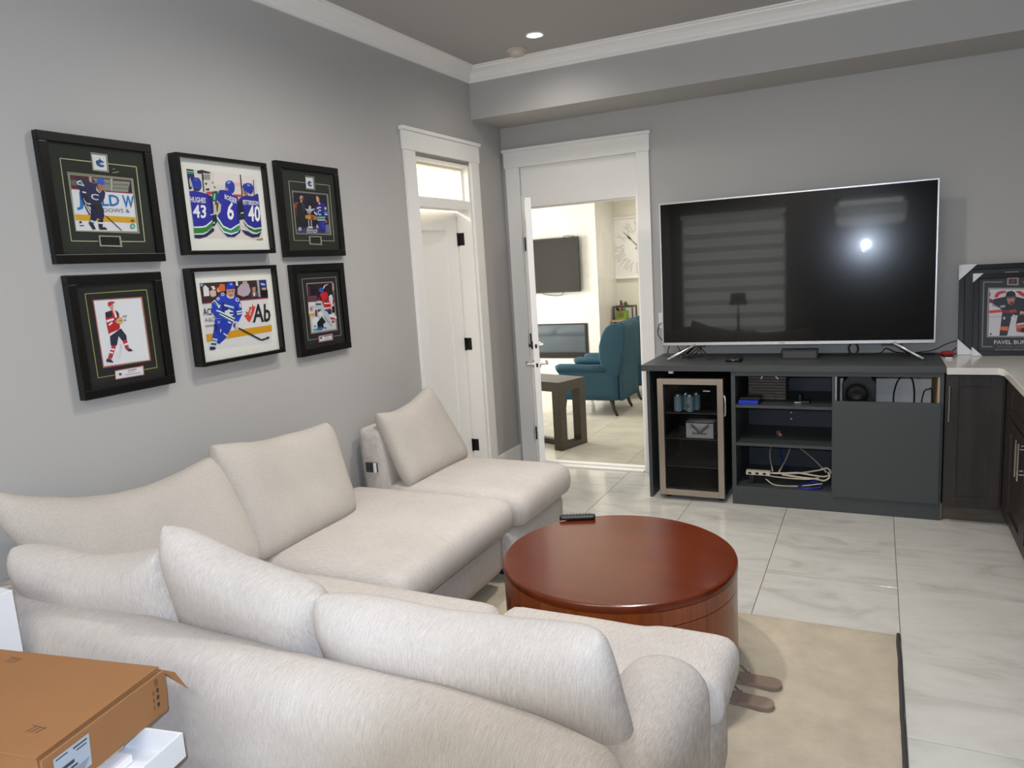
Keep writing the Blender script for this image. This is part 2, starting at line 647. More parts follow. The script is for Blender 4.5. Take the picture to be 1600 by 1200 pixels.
def glyphs(s, bold):
    """outline of a word in the built-in font, scaled to a unit box"""
    k = (s, bold)
    if k not in _txt:
        cu = bpy.data.curves.new('lettering', 'FONT')
        cu.body = s
        cu.resolution_u = 2
        cu.offset = 0.022 if bold else 0.0
        o = bpy.data.objects.new('lettering', cu)
        COL.objects.link(o)
        bpy.context.view_layer.update()
        me = o.evaluated_get(bpy.context.evaluated_depsgraph_get()).to_mesh()
        vs = [(p.co.x, p.co.y) for p in me.vertices]
        fs = [tuple(p.vertices) for p in me.polygons]
        o.to_mesh_clear()
        bpy.data.objects.remove(o)
        bpy.data.curves.remove(cu)
        x0, x1 = min(p[0] for p in vs), max(p[0] for p in vs)
        y0, y1 = min(p[1] for p in vs), max(p[1] for p in vs)
        _txt[k] = ([((x - x0) / (x1 - x0), (y - y0) / (y1 - y0)) for x, y in vs], fs)
    return _txt[k]


def lettering(mb, s, bold, q, place):
    """q: TL, TR, BR, BL in sheet coordinates; place(u, v) -> point"""
    vs, fs = glyphs(s, bold)
    out = []
    for a, b in vs:
        u = (q[0][0] * (1 - a) + q[1][0] * a) * b + (q[3][0] * (1 - a) + q[2][0] * a) * (1 - b)
        v = (q[0][1] * (1 - a) + q[1][1] * a) * b + (q[3][1] * (1 - a) + q[2][1] * a) * (1 - b)
        out.append(place(u, v))
    mb.add(out, fs)


def pairs(L):
    return [(L[i] / 2000, L[i + 1] / 2000) for i in range(0, len(L), 2)]


def sheet(art, place):
    """flat print: coloured shapes and words laid one over another (0.05 mm apart)"""
    mb = MB()
    h = 0.0
    for k in range(4):
        for it in art[k]:
            h += 0.00005
            mb.col = lin(it[0] if k % 2 == 0 else it[1])
            if k % 2 == 0:
                P = pairs(it[1])
                ar = sum(P[i][0] * P[(i + 1) % len(P)][1] - P[(i + 1) % len(P)][0] * P[i][1] for i in range(len(P)))
                if ar < 0:
                    P = P[::-1]
                mb.add([place(u, v, h) for u, v in P], [tuple(range(len(P)))])
            else:
                lettering(mb, it[0], it[2], pairs(it[3]), lambda u, v: place(u, v, h))
    return mb

# flat prints: colour, outline in half millimetres from the lower left corner of the frame; then words with their quads
ART={
'captain':([('#b9b48f',[150,736,387,733,388,740,152,742]),('#b9b48f',[521,732,762,729,764,736,523,738]),('#b9b48f',[759,732,743,156,751,156,767,733]),('#b9b48f',[141,158,352,156,353,162,142,164]),('#b9b48f',[540,154,747,153,748,159,541,161]),('#b9b48f',[148,738,139,160,145,161,154,740]),('#b9b48f',[394,805,526,801,519,671,390,676]),('#55523f',[399,801,520,796,514,676,395,681]),('#d8dade',[401,792,513,791,507,681,399,683]),('#1f4a7c',[459,772,463,761,475,753,491,744,491,737,471,738,462,736,456,729,462,721,475,720,489,723,488,712,473,703,452,704,433,712,423,729,425,745,439,753,454,755,454,765]),('#7fa5c8',[442,726,475,734,488,730,461,723]),('#a8a58c',[189,648,718,640,710,219,186,230]),('#3a3d30',[194,643,711,635,702,225,191,235]),('#a09d88',[198,637,707,632,698,229,190,233]),('#dedce2',[204,630,701,626,691,235,193,237]),('#4c1f2a',[204,630,701,626,696,528,465,529,201,530]),('#86877c',[375,620,518,617,510,535,442,534]),('#6d6f66',[374,589,514,592,514,581,374,577]),('#8a8b80',[542,613,687,612,661,533,533,533]),('#6d6f66',[539,590,677,592,673,581,539,579]),('#6d6f66',[535,563,669,565,666,555,535,554]),('#b0a6a4',[522,626,541,625,529,532,510,533]),('#b0a6a4',[350,627,371,627,367,582,349,594]),('#6b5c54',[205,594,260,595,257,554,206,557]),('#1c1a24',[670,573,696,604,693,527,659,531]),('#8a3048',[200,537,268,536,267,527,200,528]),('#8a3048',[465,534,696,531,696,523,464,525]),('#d9a11e',[197,351,692,344,690,298,198,308])],
[('J','#1f6fb5',1,[232,512,281,511,273,383,218,381]),('LD','#1f6fb5',1,[423,500,573,509,569,424,423,418]),('W','#1f6fb5',1,[599,508,702,506,690,414,598,414]),('DOWS &','#3d4250',0,[425,404,648,404,647,375,425,374])],
[('#24224c',[257,620,315,592,358,581,411,581,463,518,450,475,415,438,319,434,264,466,261,527,245,560]),('#dfe5e2',[249,584,281,598,303,555,250,564]),('#2f7a60',[255,577,280,591,293,562,257,567]),('#191834',[268,534,311,523,327,441,284,429,261,466]),('#d8dce0',[280,518,306,515,311,504,280,508]),('#2f57c4',[411,612,425,622,456,623,473,594,458,572,409,581]),('#b4684e',[406,574,455,574,440,531,411,526]),('#d4d6dc',[395,563,403,539,412,519,435,532,415,512,394,531]),('#1a1946',[334,435,419,439,429,348,407,310,371,328,344,302,312,322]),('#14141c',[271,483,297,440,382,402,396,392,372,386,277,429]),('#c9ccd2',[277,473,297,440,325,427,320,422,289,433]),('#24232c',[358,443,410,431,419,389,377,374,356,408]),('#2a2b35',[274,432,296,433,329,358,305,347]),('#d0d2d4',[284,426,291,427,322,362,314,357]),('#191834',[313,327,353,317,334,288,296,295]),('#d5d8dc',[312,315,348,302,340,290,304,304]),('#26242c',[290,294,327,289,343,247,316,243]),('#191834',[372,318,413,315,398,262,367,264]),('#d5d8dc',[369,300,408,298,405,285,369,288]),('#26242c',[367,263,421,263,436,244,372,243]),('#2e2c30',[435,344,443,348,558,242,549,239]),('#3f8a78',[677,274,670,261,657,253,642,253,632,260,630,273,636,286,649,295,664,295,674,287]),('#9fc6b8',[667,274,663,266,655,261,647,261,641,266,640,274,643,281,651,286,659,286,665,282]),('#2e3348',[240,295,237,289,231,286,225,286,220,289,219,295,222,300,227,304,234,304,238,301]),('#3a3d48',[220,274,252,275,251,268,219,267]),('#55505c',[646,323,674,324,671,309,644,309]),('#c9c9b8',[547,696,572,702,572,700,548,694]),('#c9c9b8',[547,672,601,683,601,680,549,668]),('#9c9a8a',[355,202,537,199,539,115,352,121]),('#0c0c10',[367,193,523,190,523,127,365,131])],
[('C','#cdd2da',1,[340,508,407,501,395,457,340,461])]),
'medal':([('#a39a5c',[139,770,656,770,657,776,139,775]),('#a39a5c',[653,773,652,150,658,150,660,773]),('#a39a5c',[141,145,277,145,277,151,141,150]),('#a39a5c',[519,146,655,147,655,153,519,152]),('#a39a5c',[136,772,138,147,144,147,142,773]),('#8c3038',[189,726,610,723,610,210,191,212]),('#c8b48c',[194,723,604,719,604,214,195,217]),('#8c3038',[196,722,600,716,601,216,197,219]),('#e2e0e6',[199,718,595,712,595,220,201,225]),('#b5202c',[276,625,339,640,378,623,386,574,379,505,366,479,278,452,273,516,271,571]),('#2a2a34',[274,622,330,633,330,589,275,583]),('#2a2a34',[361,637,386,612,384,574,359,587]),('#6e2230',[371,631,387,609,385,573,370,575]),('#e6e0e2',[274,567,337,577,339,562,276,548]),('#e6e0e2',[288,535,321,552,322,538,288,521]),('#e8e4e8',[338,635,347,636,363,580,352,576]),('#e8e4e8',[353,636,360,633,367,583,359,582]),('#e6e0e2',[280,464,364,486,366,471,281,446]),('#c23038',[304,691,319,702,349,703,364,692,341,681,342,673,309,665]),('#a02830',[340,694,365,702,362,689,344,684]),('#c79c86',[315,668,351,681,347,646,326,633,319,649]),('#d4ae72',[356,563,382,578,409,577,416,543,390,523,359,535]),('#8c6a3a',[378,557,405,555,400,548,379,549]),('#a3a1a8',[406,583,422,590,455,590,444,572,427,570]),('#8c8a92',[421,560,442,560,434,542,421,544]),('#c79c86',[346,557,371,548,363,534,346,543]),('#2b3042',[284,444,384,494,421,436,420,402,383,395,355,436,331,370,280,373]),('#b8323e',[383,395,420,405,429,334,397,330]),('#eae4e6',[390,372,424,378,426,363,392,358]),('#3a3842',[399,329,437,333,462,309,425,308]),('#b8323e',[288,372,326,372,273,273,238,279]),('#eae4e6',[266,358,307,345,302,333,262,346]),('#eae4e6',[257,333,293,322,286,310,252,323]),('#3a3a46',[229,280,262,272,281,247,274,242,222,257]),('#b9b9c2',[348,368,365,373,364,375,347,370]),('#b9b9c2',[363,374,347,327,350,326,366,373]),('#b9b9c2',[348,328,321,303,323,301,350,326]),('#b9b9c2',[320,303,310,283,312,282,323,302]),('#b9b9c2',[310,282,332,272,333,274,312,284]),('#b9b9c2',[334,272,366,331,364,332,331,274]),('#b9b9c2',[366,332,366,374,363,374,363,332])],
[],
[('#8c3038',[279,183,533,185,527,108,275,109]),('#d8b8bc',[282,178,527,180,522,111,278,114]),('#e0dfe6',[286,173,517,172,516,121,283,122]),('#4a4a55',[335,144,331,138,324,135,315,137,309,142,308,149,311,155,319,158,327,156,333,151]),('#55555f',[389,167,465,167,464,161,389,161]),('#77777f',[383,152,450,152,449,148,382,148]),('#77777f',[357,137,504,135,503,130,356,132])],
[]),
'trio':([('#d9d0cb',[123,709,902,706,902,125,117,140]),('#e2d6d4',[408,710,902,706,898,618,407,604]),('#e3b7b4',[633,637,715,637,713,600,627,601]),('#17182e',[123,709,198,708,197,647,157,610,154,547,124,540]),('#2f8a60',[124,691,197,690,193,672,123,668]),('#dcdcda',[123,695,197,695,197,690,123,691]),('#20286e',[123,664,193,669,195,647,124,625]),('#bcbab4',[137,620,155,644,154,570,139,563]),('#2a2828',[230,701,282,714,377,702,364,690,262,680,236,678]),('#c9c4c0',[289,688,382,690,362,630,291,631]),('#2e2c2c',[292,677,301,678,298,631,289,632]),('#2e2c2c',[312,679,321,679,316,633,307,633]),('#2e2c2c',[331,680,340,681,334,634,326,635]),('#2e2c2c',[351,682,360,682,353,635,344,636]),('#22201f',[277,694,291,695,282,531,270,530]),('#33302e',[298,605,325,610,318,592,303,591]),('#33302e',[375,619,394,618,384,602]),('#33302e',[393,591,410,578,405,567,394,574]),('#33302e',[297,556,340,565,337,544,299,545]),('#22201f',[709,707,722,708,718,520,703,520]),('#4a4440',[864,672,874,673,860,528,849,527]),('#c8433a',[297,530,367,538,363,512,310,510]),('#c8433a',[607,529,716,531,706,508,612,508]),('#e0a090',[298,536,367,543,365,536,297,530]),('#c8c0a8',[364,431,448,429,429,357,366,349]),('#3a3430',[394,426,417,427,400,367,389,373]),('#3a241c',[154,570,182,543,241,547,252,571,223,532,179,527]),('#2236a2',[158,616,175,635,202,646,241,642,259,617,262,583,251,556,225,540,184,546,165,571]),('#4a66cc',[192,627,214,632,224,623,201,616]),('#10143c',[165,571,186,549,225,543,250,559,232,538,188,535]),('#dcdcda',[159,533,195,533,245,530,229,523,171,523]),('#29299c',[122,527,173,534,237,527,302,516,359,495,359,401,351,342,335,297,251,243,122,235]),('#1e1e74',[302,516,359,495,359,401,351,342,329,353,321,447]),('#e0e0dc',[121,236,206,238,252,249,335,299,336,287,254,235,204,226,119,224]),('#2c7f3c',[119,224,204,226,254,235,336,287,335,247,252,193,211,180,116,176]),('#e0e0dc',[116,178,211,181,259,197,262,190,211,169,116,168]),('#22224e',[116,168,211,169,262,190,333,240,336,201,245,152,168,136,117,141]),('#14263c',[335,345,384,343,387,290,340,235,323,247]),('#cfd2d0',[312,341,351,349,357,341,314,334]),('#cfd2d0',[331,271,356,283,354,271,333,259]),('#cfd2d0',[321,235,349,245,342,221,324,226]),('#1d5a52',[365,536,397,545,429,544,429,505,401,449,359,457]),('#9fc8b8',[382,520,398,522,385,467,370,470]),('#6a4632',[382,450,420,448,417,427,378,426]),('#4a2c20',[521,588,539,553,583,531,589,514,535,529]),('#2238a6',[524,618,538,635,570,646,605,644,628,620,630,589,620,558,596,532,547,541,524,582]),('#8fa6dc',[544,632,584,639,586,625,549,613]),('#c8a08c',[528,582,543,577,549,554,532,559]),('#2a2a9e',[405,474,447,555,512,560,567,531,652,505,648,413,637,276,585,234,522,219,449,237,385,330,432,369,450,429]),('#1f1f78',[652,505,648,413,637,276,600,252,621,412]),('#e0e0dc',[383,336,443,250,520,222,628,272,628,258,520,208,433,236,379,312]),('#1f8a58',[379,312,433,236,520,208,631,258,635,239,588,191,522,183,443,200,379,278]),('#e0e0dc',[379,279,443,201,522,184,604,202,599,190,518,170,434,189,380,266]),('#22226a',[400,225,434,189,518,170,599,190,639,234,629,191,555,150,475,153,413,207]),('#9c6a50',[725,573,778,561,772,523,733,531]),('#2234a0',[721,604,738,626,786,639,832,636,858,606,839,558,812,535,786,550,735,569]),('#8fa6dc',[775,626,809,625,816,613,786,611]),('#26288c',[658,487,699,513,756,527,832,523,892,550,906,542,904,385,902,244,820,230,738,253,688,315,636,301,632,376]),('#171a3a',[645,462,689,476,716,385,697,316,637,302,632,376]),('#1c3a34',[628,351,704,360,699,328,640,321]),('#cfd2d0',[659,367,702,375,696,364,662,358]),('#e0e0dc',[687,305,738,257,811,232,902,244,901,232,805,219,728,247,685,292]),('#1f6a40',[685,292,728,247,805,219,899,232,896,212,830,186,765,198,703,240]),('#e0e0dc',[693,266,732,220,780,199,831,190,872,203,866,194,825,179,762,189,719,216]),('#1d2150',[648,216,717,204,777,177,829,179,894,203,856,155,774,147,693,173]),('#e0e0dc',[644,296,687,254,677,241,644,271]),('#e0e0dc',[642,234,695,226,689,215,648,219]),('#b48450',[813,135,901,143,902,127,821,127])],
[('HUGHES','#e4e4ea',1,[122,483,284,480,275,435,119,436]),('43','#ececf0',1,[132,417,279,419,261,307,127,309]),('BOESER','#e4e4ea',1,[499,523,639,491,626,443,492,482]),('6','#ececf0',1,[519,459,598,458,569,299,491,301]),('PETTERSSON','#e4e4ea',1,[705,484,896,481,887,444,702,441]),('40','#ececf0',1,[759,439,908,441,892,291,744,292])],
[],
[]),
'forward':([('#dad5d8',[107,709,886,704,876,102,115,132]),('#38282a',[107,709,886,704,887,534,523,535,109,534]),('#e2dade',[139,670,165,691,199,661,197,596,138,594]),('#8a90c0',[110,703,148,707,140,680,114,681]),('#d2b2a4',[203,633,236,645,274,635,269,591,222,582,207,602]),('#d8d2d6',[225,675,261,679,272,648,244,643]),('#cf6a34',[286,659,332,692,381,686,379,629,296,618]),('#e0a070',[284,647,309,652,313,626,288,622]),('#5a1f24',[284,697,332,698,311,664,283,663]),('#e6dcdc',[508,705,533,704,535,665,510,666]),('#b6a2b2',[523,640,572,679,659,678,677,611,643,574,579,562,515,588]),('#c79a86',[589,701,645,700,646,679,593,675]),('#59545a',[677,592,710,603,773,602,784,558,675,551]),('#b3806c',[696,640,743,644,734,596,699,590]),('#e0d8dc',[703,590,730,592,721,559,705,563]),('#a9a5aa',[764,703,794,703,788,548,768,548]),('#24307a',[803,703,886,704,885,637,811,639]),('#a8b8e8',[808,678,862,668,863,648,814,657]),('#c49a88',[814,630,879,630,866,607,825,610]),('#161318',[801,603,890,609,887,541,796,543]),('#b03a5a',[110,538,219,541,218,531,110,529]),('#b03a5a',[524,537,888,535,887,526,522,528]),('#d0961a',[106,269,889,275,885,214,107,204]),('#d04436',[560,396,593,398,580,430,618,416,613,444,631,416,635,469,664,458,679,492,689,461,716,470,692,424,623,327,604,331]),('#dad5d8',[606,451,628,396,659,453,662,440,630,383])],
[('ACK','#3c3a46',1,[104,494,233,487,227,426,105,433]),('A&D','#77747c',0,[111,409,226,409,226,371,109,376]),('Ab','#26242c',1,[683,488,902,475,883,305,655,316])],
[('#9a969c',[110,347,212,348,212,332,112,331]),('#2339a8',[223,391,316,392,422,350,387,288,312,211,236,169,159,215,201,314]),('#1b2568',[199,339,233,349,248,309,213,278]),('#6f8ae0',[244,373,277,373,270,348,246,350]),('#dcdfe8',[300,262,341,235,331,227,294,253]),('#dcdfe8',[264,295,281,299,263,263]),('#c8d0da',[166,233,225,213,215,200,168,217]),('#2b6a58',[148,191,208,180,197,161,141,175]),('#e0e2e6',[152,205,212,193,210,183,148,194]),('#e0e2e6',[139,175,197,161,193,153,134,167]),('#1c1f5a',[131,161,190,149,183,126,123,133]),('#2740b4',[254,567,318,607,380,598,426,561,474,591,517,549,543,494,540,409,484,342,418,355,324,391,230,398,198,464,209,533]),('#1a2a80',[322,531,398,493,452,405,413,376,308,443]),('#1a2a80',[487,519,489,428,464,378,456,431]),('#dfe4e6',[210,539,244,558,281,515,263,504]),('#2c7a78',[214,534,241,549,269,515,258,509]),('#dfe4e6',[474,439,543,443,543,433,474,428]),('#2c7a78',[474,428,543,433,541,420,475,416]),('#dfe4e6',[475,416,541,420,538,411,477,406]),('#dfe4e6',[301,563,297,555,287,551,276,551,268,557,266,565,271,573,280,577,291,577,299,571]),('#2740b4',[293,563,291,559,286,557,280,557,275,560,274,565,277,569,282,571,288,571,292,568]),('#dfe4e6',[359,598,354,590,343,585,331,586,323,592,320,601,325,609,336,614,348,613,357,607]),('#2740b4',[351,599,348,594,342,591,335,591,330,595,328,600,331,605,337,608,344,608,350,604]),('#dfe4e6',[522,539,517,530,505,524,491,525,481,532,478,542,484,552,496,557,510,556,520,549]),('#2740b4',[514,540,510,534,503,531,495,531,488,536,487,542,490,548,498,551,506,550,512,546]),('#c5ccd6',[514,504,535,502,537,470,517,468]),('#c5ccd6',[340,514,451,482,444,465,341,496]),('#d5dade',[391,472,395,461,414,451,436,439,437,432,408,437,395,437,385,432,394,423,412,419,434,418,431,407,409,403,379,409,352,422,337,439,340,452,361,457,383,457,383,466]),('#e0e4e6',[248,470,286,458,448,380,438,371,277,449,246,458]),('#1d4a44',[277,449,438,371,432,360,275,437]),('#e0e4e6',[275,437,432,360,422,350,277,426]),('#e4e4e6',[274,509,299,511,287,486,266,485]),('#c9907c',[386,641,487,639,469,578,443,562,410,566,389,590]),('#d9d2d6',[379,603,396,583,418,564,461,573,473,591,459,560,417,555,386,571]),('#2138b4',[383,664,400,688,440,702,472,695,493,667,485,639,456,647,387,640]),('#8ba0e0',[430,690,459,692,465,675,435,674]),('#5a3028',[403,624,428,625,427,618,403,618]),('#5a3028',[444,625,470,625,469,618,445,617]),('#7c3a34',[412,590,445,589,442,583,414,583]),('#cfc8ca',[417,350,452,353,479,337,467,290,441,276,415,310]),('#28284a',[423,330,450,340,435,303,442,279,415,310]),('#d8dce2',[360,359,396,346,390,334,357,348]),('#231f24',[466,293,488,286,735,155,833,167,840,153,751,141,715,147,474,279]),('#231f24',[839,157,834,151,824,148,811,150,802,155,799,162,804,168,814,170,827,169,836,164])],
[]),
'trophy':([('#a0a08c',[170,739,416,737,418,743,172,744]),('#a0a08c',[564,736,782,735,784,741,566,742]),('#a0a08c',[778,737,768,159,777,160,787,738]),('#a0a08c',[159,162,382,160,383,165,160,167]),('#a0a08c',[566,158,772,156,773,162,567,164]),('#a0a08c',[167,741,155,164,163,165,175,742]),('#a8a898',[421,811,554,809,550,675,414,678]),('#3c3c34',[424,807,547,804,544,679,419,682]),('#d6d8da',[422,796,533,796,531,686,420,688]),('#1f4a7c',[477,774,480,764,492,756,507,748,508,741,489,741,481,739,474,732,481,724,493,723,507,727,506,716,492,706,471,707,453,714,442,731,444,746,458,755,472,758,472,767]),('#9a9a92',[201,651,746,646,736,222,194,226]),('#2a2a26',[207,646,737,640,727,227,201,230]),('#8a8a84',[210,642,732,636,723,230,204,233]),('#15121c',[216,637,722,634,710,236,208,236]),('#3c3a58',[212,280,713,324,710,236,208,236]),('#20182c',[216,637,722,634,718,539,205,517]),('#6a6888',[634,323,714,331,712,245,644,244]),('#8a4422',[204,522,253,540,290,538,261,462,229,451]),('#5a2a1c',[223,477,259,479,255,390,224,389]),('#1a1a24',[250,519,299,542,365,541,404,483,382,387,311,280,219,279]),('#26383c',[318,536,359,538,364,469,326,454]),('#b89a86',[353,589,346,575,331,567,315,566,303,573,300,586,307,599,321,608,338,609,350,601]),('#7a4a34',[327,591,362,586,350,558,322,563]),('#b8a896',[304,562,332,560,326,537,307,542]),('#b4b0bc',[361,483,391,477,418,481,425,509,441,517,458,507,456,481,508,488,511,478,461,459,441,430,399,429,384,463]),('#8c8892',[388,456,461,459,441,430,399,429]),('#b06a26',[356,417,430,423,540,414,528,373,406,372,354,383]),('#e0a850',[371,414,384,416,383,387,371,387]),('#e0a850',[408,419,422,419,419,378,405,377]),('#7a4a20',[443,409,485,407,480,374,440,373]),('#b8b8c6',[393,368,405,368,400,304,389,304]),('#b8b8c6',[432,369,444,369,440,305,427,305]),('#c4c4d2',[367,293,395,305,448,304,449,245,349,244]),('#22202c',[372,286,450,284,448,273,368,274]),('#22202c',[359,262,450,262,448,252,356,253]),('#b8b8c6',[453,270,519,278,502,242,454,241]),('#22202c',[463,263,500,265,493,253,466,251]),('#b0b0c4',[521,331,552,286,500,295]),('#a8a8b8',[240,294,280,295,273,261,229,260]),('#24287c',[510,499,569,533,615,553,669,543,695,496,706,439,690,395,526,394,515,461]),('#ccd0dc',[542,497,598,510,613,501,545,483]),('#ccd0dc',[493,460,543,434,535,419,495,439]),('#ccd0dc',[663,505,691,510,693,485,665,480]),('#8ac0b0',[656,459,706,459,705,452,657,450]),('#ccd0dc',[655,441,706,439,704,428,656,427]),('#26905a',[532,398,658,402,656,379,532,377]),('#d8dcd8',[533,403,659,407,658,401,532,397]),('#d8dcd8',[532,376,656,377,655,370,533,368]),('#1c2272',[534,366,655,368,645,250,573,247,541,284]),('#2a32a0',[575,360,646,362,639,280,585,286]),('#b04a44',[656,377,689,370,677,343,654,344]),('#c89684',[546,609,572,621,598,615,600,577,583,555,556,553,546,581]),('#4a2418',[566,618,602,619,609,584,591,569,590,597]),('#c8bcc0',[572,554,604,549,596,531,580,533])],
[],
[('#9a9a92',[375,206,567,205,564,116,372,123]),('#12120f',[394,198,551,197,547,129,389,132]),('#3c3c34',[391,179,549,177,549,169,391,171]),('#3c3c34',[391,153,547,151,547,143,391,146])],
[('C','#ccd4dc',1,[550,477,604,479,597,421,546,420])]),
'goalie':([('#96948c',[149,775,678,774,678,779,149,780]),('#96948c',[674,776,669,151,677,151,682,777]),('#96948c',[147,154,309,152,308,157,147,159]),('#96948c',[519,150,673,148,673,154,519,155]),('#96948c',[145,778,143,157,150,156,152,778]),('#80606c',[204,734,624,731,623,209,197,214]),('#c6b6b4',[210,729,616,725,616,214,202,219]),('#4a3038',[214,725,611,722,611,217,205,223]),('#c8c4cc',[217,721,602,718,602,223,210,228]),('#26121e',[217,721,602,718,622,511,204,540]),('#15101a',[260,693,361,695,360,616,253,616]),('#4a2038',[224,695,255,695,252,609,215,604]),('#6a3a4c',[204,601,346,599,337,540,205,544]),('#3a3036',[200,577,331,572,330,567,201,571]),('#1a1a14',[550,710,601,712,600,594,543,590]),('#b8929a',[605,715,632,710,631,644,601,631]),('#d2ced4',[204,540,315,537,297,420,195,423]),('#c09aa6',[217,484,251,502,281,489,263,444,226,440]),('#a8343c',[223,476,245,482,243,453,223,453]),('#d69a28',[195,423,292,422,295,392,198,397]),('#c9ced6',[530,576,561,595,588,589,598,543,564,468,541,432,531,474]),('#a03038',[587,543,618,563,602,498,581,485]),('#141214',[564,468,610,475,599,400,559,401]),('#2a55b0',[387,665,418,676,454,665,455,632,410,626,385,640]),('#d8dce2',[449,669,482,699,538,706,532,699,492,692,463,661]),('#c41f2a',[390,601,420,623,471,630,514,618,521,577,501,549,454,523,417,533,418,569]),('#b81f2a',[412,534,525,548,552,487,544,434,444,457,428,496]),('#d8d4d8',[442,515,536,510,540,499,443,504]),('#d8d4d8',[435,467,546,464,547,453,435,456]),('#3a3c50',[459,552,502,542,487,521,461,530]),('#1f2a5a',[426,449,553,434,544,362,501,357,426,409]),('#b02232',[512,356,596,349,577,300,536,289]),('#e0dce0',[524,334,581,325,575,319,524,323]),('#d6dae0',[489,389,568,390,623,355,619,333,563,353,507,358]),('#b6bcc4',[286,489,314,533,354,548,413,537,420,482,441,437,483,419,539,309,551,241,500,241,400,242,311,376,286,421]),('#2a3434',[312,519,398,513,398,498,315,501]),('#6a2a34',[342,574,397,578,397,542,354,545]),('#2a2c50',[328,450,378,457,385,442,336,428]),('#6a3048',[291,449,324,454,318,382,289,385]),('#d2d6dc',[334,417,396,433,413,396,355,379]),('#d8dce0',[234,361,313,383,389,245,376,232,238,247]),('#101014',[303,323,387,376,436,321,401,250,305,267]),('#20304a',[302,283,373,283,369,254,304,258]),('#2a5aa0',[295,269,384,267,374,235,296,240]),('#3f9ab0',[230,263,294,264,295,239,237,242]),('#c4c8d0',[398,302,510,306,571,256,545,236,399,237]),('#3a3c40',[443,253,439,248,429,246,416,247,407,251,404,257,409,261,419,263,431,262,440,258]),('#8a8a90',[289,286,283,278,271,274,256,275,246,282,242,290,248,298,260,302,275,301,286,295]),('#55585c',[420,373,431,372,531,260,520,259])],
[],
[('#6a2a34',[297,186,532,187,532,111,292,112]),('#d2c0c4',[305,180,522,181,523,118,301,118]),('#6a2a34',[308,175,516,176,517,122,306,122]),('#dcdade',[314,170,507,170,508,127,314,127]),('#3f3f48',[358,153,354,147,344,144,333,145,324,151,322,158,326,164,336,167,347,166,356,161]),('#55555f',[383,169,494,169,495,163,383,163]),('#77777f',[397,153,464,152,463,148,396,148]),('#a05058',[379,142,490,141,489,137,378,138])],
[]),
'leaning':([('#77777a',[297,883,105,892,105,878,297,869]),('#77777a',[99,886,93,109,105,109,111,885]),('#77777a',[99,102,203,101,203,115,99,116]),('#77777a',[493,860,678,852,678,866,493,874]),('#77777a',[672,859,673,104,685,104,683,858]),('#77777a',[679,111,580,112,580,98,679,97]),('#8e8e88',[339,929,453,924,453,831,339,837]),('#2c2428',[356,909,437,905,437,847,355,851]),('#7a2c30',[368,870,389,894,423,887,410,858]),('#9c9c9c',[149,814,637,793,638,215,145,222]),('#55555a',[158,803,629,783,630,223,154,230]),('#c6c4c8',[164,797,623,778,624,229,161,236]),('#c02838',[213,696,224,736,249,763,300,773,334,767,334,747,300,743,266,730,249,695]),('#c02838',[418,760,468,766,518,725,514,685,468,717,451,737]),('#a82430',[534,764,584,762,617,661,584,682]),('#7a3038',[166,759,174,758,174,708,165,708]),('#c83c2c',[163,541,299,550,301,517,162,508]),('#c83c2c',[493,544,623,552,623,523,493,511]),('#a9a7ac',[162,467,299,471,299,459,162,457]),('#1c222c',[206,676,325,702,334,732,418,729,430,698,526,665,567,604,551,525,476,522,468,477,417,478,384,520,299,532,266,573,206,616]),('#6a2630',[165,688,206,666,206,616,180,632,165,629]),('#8e8690',[189,632,232,600,266,573,249,574,197,596]),('#9a9ca4',[270,594,321,604,327,577,283,568]),('#70203a',[295,542,434,543,451,508,299,510]),('#a83430',[367,542,434,548,436,513,371,510]),('#14161e',[330,732,344,759,389,768,422,743,430,690,334,682]),('#3a4a58',[334,702,428,706,428,686,336,682]),('#b0706a',[338,680,422,684,409,614,380,598,352,621]),('#5a2c30',[367,635,409,639,401,609,376,605]),('#1e2230',[295,510,409,507,384,429,349,237,271,238,286,411]),('#d4622a',[280,350,360,344,351,293,273,308]),('#c4862e',[277,324,356,318,355,310,275,316]),('#aeb0b8',[328,445,326,435,320,428,312,429,306,435,304,446,306,457,312,463,320,463,326,456]),('#1e2230',[451,477,551,515,584,444,551,335,534,265,442,286,434,367]),('#d2d2d6',[380,469,417,428,409,408,388,434]),('#c8663a',[434,367,543,375,543,335,436,317]),('#d2d2d6',[442,377,543,395,543,380,444,362]),('#96403a',[438,317,493,326,476,276,446,281]),('#c8663a',[468,502,543,510,543,485,469,479]),('#33353c',[195,260,193,253,187,248,181,249,176,253,174,260,176,268,181,272,187,272,193,267])],
[('PAVEL BURE','#b4b4b6',1,[219,185,566,181,566,133,219,137]),('VANCOUVER CANUCKS','#7c7c80',0,[246,118,538,115,538,97,246,100]),('2012 HHOF INDUCTEE','#8e8e92',0,[231,85,555,83,555,57,231,59])],
[('#77777c',[159,28,157,21,152,16,146,16,141,21,139,28,141,35,146,40,152,40,157,35]),('#6a6a70',[259,34,289,34,289,23,259,23]),('#6a6a70',[332,46,353,46,353,23,331,23]),('#6a6a70',[374,45,387,45,387,31,374,31]),('#77777c',[472,38,471,32,467,29,462,29,458,33,457,38,458,43,462,47,467,47,471,43])],
[]),
}

# ================================================================== the room
RX, FY, H = 3.88, -6.6, 3.01      # right wall, wall behind the camera, ceiling
BK = -0.465                       # face of the bulkhead over the far wall
D1 = (-1.27, -0.55)               # doorway in the left wall (y)
D2 = (0.142, 1.07)                # doorway in the far wall (x)

